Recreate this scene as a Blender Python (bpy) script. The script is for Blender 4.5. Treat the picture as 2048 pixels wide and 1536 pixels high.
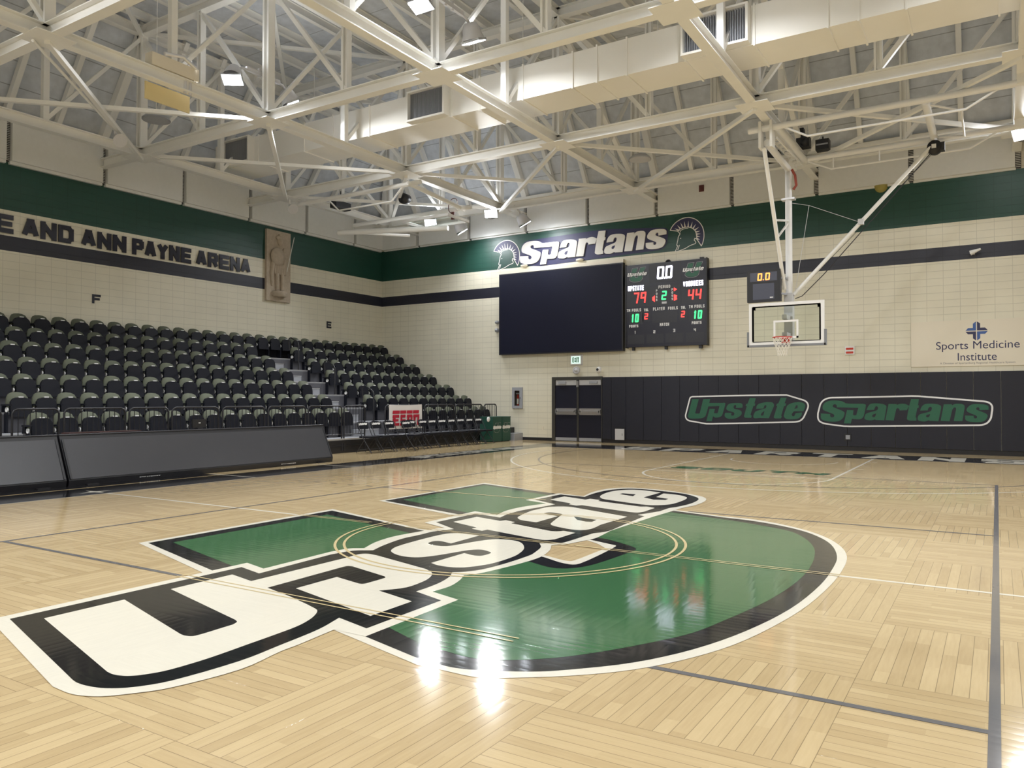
import bpy, bmesh, math, json, random
from mathutils import Vector, Matrix
from mathutils.geometry import delaunay_2d_cdt
random.seed(7)
for o in list(bpy.data.objects): bpy.data.objects.remove(o)
S=bpy.context.scene; COL=S.collection
# ---------------- camera, world, exposure ----------------
CP=(4.4993,-7.1857,1.5197); YAW=.557466; PIT=.018935; ROL=.000589; FPX=1556.30
cam=bpy.data.cameras.new('camera'); cam.sensor_fit='HORIZONTAL'; cam.sensor_width=36; cam.lens=36*FPX/2048
cam.clip_start=.05; cam.clip_end=200
co=bpy.data.objects.new('camera',cam); COL.objects.link(co)
f_=Vector((-math.sin(YAW)*math.cos(PIT),math.cos(YAW)*math.cos(PIT),math.sin(PIT)))
r_=f_.cross(Vector((0,0,1))).normalized(); u_=r_.cross(f_)
r2=r_*math.cos(ROL)+u_*math.sin(ROL); u2=-r_*math.sin(ROL)+u_*math.cos(ROL)
M=Matrix((r2,u2,-f_)).transposed().to_4x4(); M.translation=Vector(CP); co.matrix_world=M
S.camera=co
W=bpy.data.worlds.new('world'); S.world=W; W.use_nodes=True
W.node_tree.nodes['Background'].inputs[0].default_value=(.9,.95,1,1); W.node_tree.nodes['Background'].inputs[1].default_value=.02
S.view_settings.view_transform='Standard'; S.view_settings.look='None'; S.view_settings.gamma=1
S.view_settings.use_curve_mapping=False; S.view_settings.exposure=0.0
LAMP_W=165.0
S.cycles.max_bounces=10; S.cycles.diffuse_bounces=6; S.cycles.glossy_bounces=4
try: S.cycles.use_denoising=True
except Exception: pass
# ---------------- helpers ----------------
def srgb(r,g,b): return tuple(((c/255)/12.92 if c<=10 else (((c/255)+.055)/1.055)**2.4) for c in (r,g,b))
MATS={}
def mat(name,col,rough=.6,metal=0.0,spec=.5,emit=None,es=0,trans=0,alpha=None,noise=0,nscale=30):
    m=bpy.data.materials.new(name); m.use_nodes=True; nt=m.node_tree; b=nt.nodes['Principled BSDF']
    b.inputs['Base Color'].default_value=(*col,1); b.inputs['Roughness'].default_value=rough; b.inputs['Metallic'].default_value=metal
    b.inputs['Specular IOR Level'].default_value=spec
    if emit: b.inputs['Emission Color'].default_value=(*emit,1); b.inputs['Emission Strength'].default_value=es
    if trans: b.inputs['Transmission Weight'].default_value=trans
    if noise:
        tc=nt.nodes.new('ShaderNodeTexCoord'); n=nt.nodes.new('ShaderNodeTexNoise'); n.inputs['Scale'].default_value=nscale
        n.inputs['Detail'].default_value=4
        mr=nt.nodes.new('ShaderNodeMapRange'); mr.inputs[3].default_value=1-noise; mr.inputs[4].default_value=1+noise
        mx=nt.nodes.new('ShaderNodeMix'); mx.data_type='RGBA'; mx.blend_type='MULTIPLY'; mx.inputs[0].default_value=1
        nt.links.new(tc.outputs['Object'],n.inputs['Vector']); nt.links.new(n.outputs['Fac'],mr.inputs[0])
        mx.inputs[6].default_value=(*col,1); nt.links.new(mr.outputs[0],mx.inputs[7]); nt.links.new(mx.outputs[2],b.inputs['Base Color'])
    MATS[name]=m; return m
class MB:
    def __init__(s): s.v=[]; s.f=[]; s.sm=[]; s.mi=[]; s.flat={}
    def add(s,vs,fs,sm=False,mi=0):
        n=len(s.v); s.v+= [tuple(v) for v in vs]
        for f in fs: s.f.append([i+n for i in f]); s.sm.append(sm); s.mi.append(mi)
        return s
    def box(s,x0,x1,y0,y1,z0,z1,mi=0):
        return s.add([(x0,y0,z0),(x1,y0,z0),(x1,y1,z0),(x0,y1,z0),(x0,y0,z1),(x1,y0,z1),(x1,y1,z1),(x0,y1,z1)],
          [(3,2,1,0),(4,5,6,7),(0,1,5,4),(1,2,6,5),(2,3,7,6),(3,0,4,7)],mi=mi)
    def frame(s,p,q,up=(0,0,1)):
        p=Vector(p);q=Vector(q);d=(q-p).normalized();up=Vector(up)
        if abs(d.dot(up))>.98: up=Vector((0,1,0)) if abs(d.y)<.9 else Vector((1,0,0))
        a=d.cross(up).normalized(); b=a.cross(d); return p,q,a,b
    def bar(s,p,q,w,h,up=(0,0,1),mi=0):
        p,q,a,b=s.frame(p,q,up); vs=[]
        for e in (p,q):
            for (i,j) in ((-1,-1),(1,-1),(1,1),(-1,1)): vs.append(e+a*w/2*i+b*h/2*j)
        return s.add(vs,[(3,2,1,0),(4,5,6,7),(0,1,5,4),(1,2,6,5),(2,3,7,6),(3,0,4,7)],mi=mi)
    def ibeam(s,p,q,w,h,t=.02,up=(0,0,1)):
        P,Q,a,b=s.frame(p,q,up)
        for off,ww,hh in ((h/2-t/2,w,t),(-h/2+t/2,w,t),(0,t*.8,h-2*t)):
            s.bar(P+b*off,Q+b*off,ww,hh,b)
        return s
    def tube(s,pts,r,n=10,closed=False,cap=True,mi=0):
        pts=[Vector(p) for p in pts]; N=len(pts); vs=[]; prev=None
        for i,p in enumerate(pts):
            if closed: d=pts[(i+1)%N]-pts[i-1]
            else: d=pts[min(i+1,N-1)]-pts[max(i-1,0)]
            d.normalize()
            if prev is None:
                a=d.cross(Vector((0,0,1)));
                if a.length<.1: a=d.cross(Vector((1,0,0)))
                a.normalize()
            else:
                a=prev-d*prev.dot(d)
                if a.length<1e-4: a=d.cross(Vector((0,0,1)))
                a.normalize()
            prev=a; b=d.cross(a)
            rr=r[i] if isinstance(r,(list,tuple)) else r
            for k in range(n):
                t=2*math.pi*k/n; vs.append(p+a*math.cos(t)*rr+b*math.sin(t)*rr)
        fs=[]
        for i in range(N if closed else N-1):
            j=(i+1)%N
            for k in range(n): fs.append((i*n+k,i*n+(k+1)%n,j*n+(k+1)%n,j*n+k))
        s.add(vs,fs,True,mi)
        if cap and not closed: s.add(vs[:n],[tuple(range(n-1,-1,-1))],False,mi); s.add(vs[-n:],[tuple(range(n))],False,mi)
        return s
    def lathe(s,c,prof,n=20,axis='z',mi=0):
        c=Vector(c); vs=[]
        for r,h in prof:
            for k in range(n):
                t=2*math.pi*k/n; x,y=r*math.cos(t),r*math.sin(t)
                vs.append(c+(Vector((x,y,h)) if axis=='z' else Vector((x,h,y)) if axis=='y' else Vector((h,x,y))))
        fs=[(i*n+k,i*n+(k+1)%n,(i+1)*n+(k+1)%n,(i+1)*n+k) for i in range(len(prof)-1) for k in range(n)]
        return s.add(vs,fs,True,mi)
    def ell(s,c,rx,ry,rz,n=14,m=9,mi=0):
        vs=[];c=Vector(c)
        for i in range(m+1):
            ph=math.pi*i/m
            for k in range(n):
                t=2*math.pi*k/n; vs.append(c+Vector((rx*math.sin(ph)*math.cos(t),ry*math.sin(ph)*math.sin(t),rz*math.cos(ph))))
        return s.add(vs,[(i*n+k,(i+1)*n+k,(i+1)*n+(k+1)%n,i*n+(k+1)%n) for i in range(m) for k in range(n)],True,mi)
    def fl(s,pts,fn,z=0,mi=0,depth=0):
        s.flat.setdefault((id(fn),z,mi,depth),(fn,[]))[1].append([(float(p[0]),float(p[1])) for p in pts]); return s
    def poly(s,pts,fn,mi=0): return s.fl(pts,fn,0,mi)
    def union(s):
        """merge the flat shapes of each layer into one clean sheet (optionally with side walls)"""
        for (k,z,mi,depth),(fn,ps) in s.flat.items():
            vs=[];fs=[]
            for p in ps:
                a=sum(p[i-1][0]*p[i][1]-p[i][0]*p[i-1][1] for i in range(len(p)))
                if a<0: p=p[::-1]
                fs.append(list(range(len(vs),len(vs)+len(p)))); vs+=[Vector(q) for q in p]
            V,E,F,_,_,OF=delaunay_2d_cdt(vs,[],fs,0,1e-5,True); F=[f for f,o in zip(F,OF) if o]
            s.add([fn(q[0],q[1],z) for q in V],F,mi=mi)
            if depth:
                cnt={}
                for f in F:
                    for i in range(len(f)): e=(f[i-1],f[i]); cnt[tuple(sorted(e))]=cnt.get(tuple(sorted(e)),[])+[e]
                for e in (v[0] for v in cnt.values() if len(v)==1):
                    a,b=V[e[0]],V[e[1]]; s.add([fn(a[0],a[1],z),fn(b[0],b[1],z),fn(b[0],b[1],z-depth),fn(a[0],a[1],z-depth)],[(0,1,2,3)],mi=mi)
        s.flat={}
    def prism(s,pts,fn,d,mi=0):
        n=len(pts); return s.add([fn(a,b,0) for a,b in pts]+[fn(a,b,d) for a,b in pts],
           [tuple(range(n-1,-1,-1)),tuple(range(n,2*n))]+[(i,(i+1)%n,n+(i+1)%n,n+i) for i in range(n)],mi=mi)
    def stroke(s,pts,r,fn,closed=True,z=0,disc=6,mi=0,depth=0):
        n=len(pts)
        for i in range(n if closed else n-1):
            a=Vector(pts[i]);b=Vector(pts[(i+1)%n]);d=b-a
            if d.length<1e-6: continue
            d.normalize();p=Vector((-d.y,d.x))*r
            if not disc: x=r*(1 if min(abs(d.x),abs(d.y))<.05 else .25); a=a-d*x; b=b+d*x
            s.fl([a+p,a-p,b-p,b+p],fn,z,mi,depth)
        if disc:
            for a in pts: s.fl([(a[0]+r*math.cos(2*math.pi*k/disc),a[1]+r*math.sin(2*math.pi*k/disc)) for k in range(disc)],fn,z,mi,depth)
        return s
    def mesh(s,name,mats):
        s.union()
        me=bpy.data.meshes.new(name); me.from_pydata(s.v,[],s.f)
        for m in (mats if isinstance(mats,(list,tuple)) else [mats]): me.materials.append(m)
        me.polygons.foreach_set('use_smooth',s.sm); me.polygons.foreach_set('material_index',s.mi); me.update(); return me
    def obj(s,name,m,parent=None,loc=None):
        o=bpy.data.objects.new(name,s.mesh(name,m)); COL.objects.link(o)
        if parent: o.parent=parent
        if loc: o.location=loc
        return o
def tag(o,label,cat,group=None,kind=None):
    o['label']=label; o['category']=cat
    if group: o['group']=group
    if kind: o['kind']=kind
    return o
def struct(o,label=None,cat=None):
    o['kind']='structure'
    if label: o['label']=label
    if cat: o['category']=cat
    return o
def thing(name,label,cat,loc=(0,0,0),rz=0,group=None):
    o=bpy.data.objects.new(name,None); COL.objects.link(o); o.location=loc; o.rotation_euler=(0,0,rz)
    o.empty_display_size=.1
    return tag(o,label,cat,group)
def dup(root,loc,rz,label,group=None):
    r=root.copy(); COL.objects.link(r); r.location=loc; r.rotation_euler=(0,0,rz); r['label']=label
    if group: r['group']=group
    for ch in root.children:
        c=ch.copy(); COL.objects.link(c); c.parent=r
        for g in ch.children:
            d=g.copy(); COL.objects.link(d); d.parent=c
    return r
def dec(a): return [(a[i]/1000,a[i+1]/1000) for i in range(0,len(a),2)]
ORD=['first','second','third','fourth','fifth','sixth','seventh','eighth','ninth','tenth','eleventh','twelfth','thirteenth','fourteenth','fifteenth','sixteenth','seventeenth','eighteenth','nineteenth','twentieth','twenty-first','twenty-second','twenty-third','twenty-fourth','twenty-fifth','twenty-sixth','twenty-seventh','twenty-eighth','twenty-ninth','thirtieth','thirty-first','thirty-second','thirty-third']
# block letters as centre-line strokes on a 1 x 1 cell
GL={'A':[[(0,0),(.4,1),(.6,1),(1,0)],[(.18,.3),(.82,.3)]],'B':[[(0,0),(0,1),(.75,1),(.95,.85),(.95,.65),(.75,.53),(0,.53)],[(.75,.53),(1,.38),(1,.15),(.8,0),(0,0)]],
'C':[[(1,.75),(1,.85),(.85,1),(.15,1),(0,.85),(0,.15),(.15,0),(.85,0),(1,.15),(1,.25)]],'D':[[(0,0),(0,1),(.75,1),(1,.8),(1,.2),(.75,0),(0,0)]],
'E':[[(1,1),(0,1),(0,0),(1,0)],[(0,.5),(.9,.5)]],'F':[[(1,1),(0,1),(0,0)],[(0,.5),(.85,.5)]],'H':[[(0,0),(0,1)],[(1,0),(1,1)],[(0,.5),(1,.5)]],'I':[[(.5,0),(.5,1)]],
'K':[[(0,0),(0,1)],[(1,1),(0,.45)],[(.3,.6),(1,0)]],'L':[[(0,1),(0,0),(1,0)]],'M':[[(0,0),(0,1),(.5,.35),(1,1),(1,0)]],'N':[[(0,0),(0,1),(1,0),(1,1)]],
'O':[[(0,.15),(0,.85),(.15,1),(.85,1),(1,.85),(1,.15),(.85,0),(.15,0),(0,.15)]],'P':[[(0,0),(0,1),(.8,1),(1,.85),(1,.6),(.8,.45),(0,.45)]],
'R':[[(0,0),(0,1),(.8,1),(1,.85),(1,.62),(.8,.47),(0,.47)],[(.6,.47),(1,0)]],'S':[[(1,.78),(.85,1),(.15,1),(0,.85),(0,.65),(.15,.52),(.85,.48),(1,.35),(1,.15),(.85,0),(.15,0),(0,.22)]],
'T':[[(0,1),(1,1)],[(.5,1),(.5,0)]],'U':[[(0,1),(0,.15),(.15,0),(.85,0),(1,.15),(1,1)]],'V':[[(0,1),(.5,0),(1,1)]],'X':[[(0,0),(1,1)],[(0,1),(1,0)]],'Y':[[(0,1),(.5,.48),(1,1)],[(.5,.48),(.5,0)]],
'1':[[(.3,.8),(.6,1),(.6,0)]],'2':[[(0,1),(1,1),(1,.5),(0,.5),(0,0),(1,0)]],'3':[[(0,1),(1,1),(1,0),(0,0)],[(.3,.5),(1,.5)]],'4':[[(0,1),(0,.45),(1,.45)],[(1,1),(1,0)]],
'7':[[(0,1),(1,1),(.75,0)]],'9':[[(1,.5),(0,.5),(0,1),(1,1),(1,0)]],'0':[[(0,0),(0,1),(1,1),(1,0),(0,0)]],'.':[[(.45,0),(.55,0)]]}
def word(mb,txt,x0,z0,w,h,t,fn,sp=.28,slant=0,z=0,mi=0,disc=8,depth=0):
    """lay a word of stroke letters in the box (x0,z0,w,h); t = stroke half width"""
    wd=[ {'I':.35,'M':1.15,'1':.7,'.':.3,' ':.45}.get(c,1.0) for c in txt]
    tot=sum(wd)+sp*(len(txt)-1); k=(w)/tot; x=x0
    for c,ww in zip(txt,wd):
        cw=ww*k
        for st in GL.get(c,[]):
            pts=[]
            for (a,b) in st:
                px=x+t+a*(cw-2*t) if c!='I' else x+cw/2
                pz=t+b*(h-2*t); pts.append((px+slant*pz,z0+pz))
            mb.stroke(pts,t,fn,closed=False,z=z,disc=disc,mi=mi,depth=depth)
        x+=cw+sp*k
def font(txt,x0,z0,w,h,fn,z=0,off=0.0):
    """built-in font outlines fitted into a box, returned as (verts, faces)"""
    cu=bpy.data.curves.new('t','FONT'); cu.body=txt; cu.offset=off; o=bpy.data.objects.new('t',cu); COL.objects.link(o)
    dg=bpy.context.evaluated_depsgraph_get(); dg.update(); me=bpy.data.meshes.new_from_object(o.evaluated_get(dg))
    xs=[v.co.x for v in me.vertices]; ys=[v.co.y for v in me.vertices]
    sx=w/(max(xs)-min(xs)); sy=h/(max(ys)-min(ys)); mx,my=min(xs),min(ys)
    vs=[fn(x0+(v.co.x-mx)*sx,z0+(v.co.y-my)*sy,z) for v in me.vertices]; fs=[tuple(p.vertices) for p in me.polygons]
    bpy.data.objects.remove(o); bpy.data.curves.remove(cu); bpy.data.meshes.remove(me); return vs,fs
YW=17.45; XL=-17.25; XR=17.1; YB=-17.45
FZ=lambda a,b,d: (a,b,d)                     # on the floor
FE=lambda y: (lambda a,b,d: (a,y-d,b))       # facing the court from the end wall
FL=lambda x: (lambda a,b,d: (x+d,a,b))       # facing the court from the left wall
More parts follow.
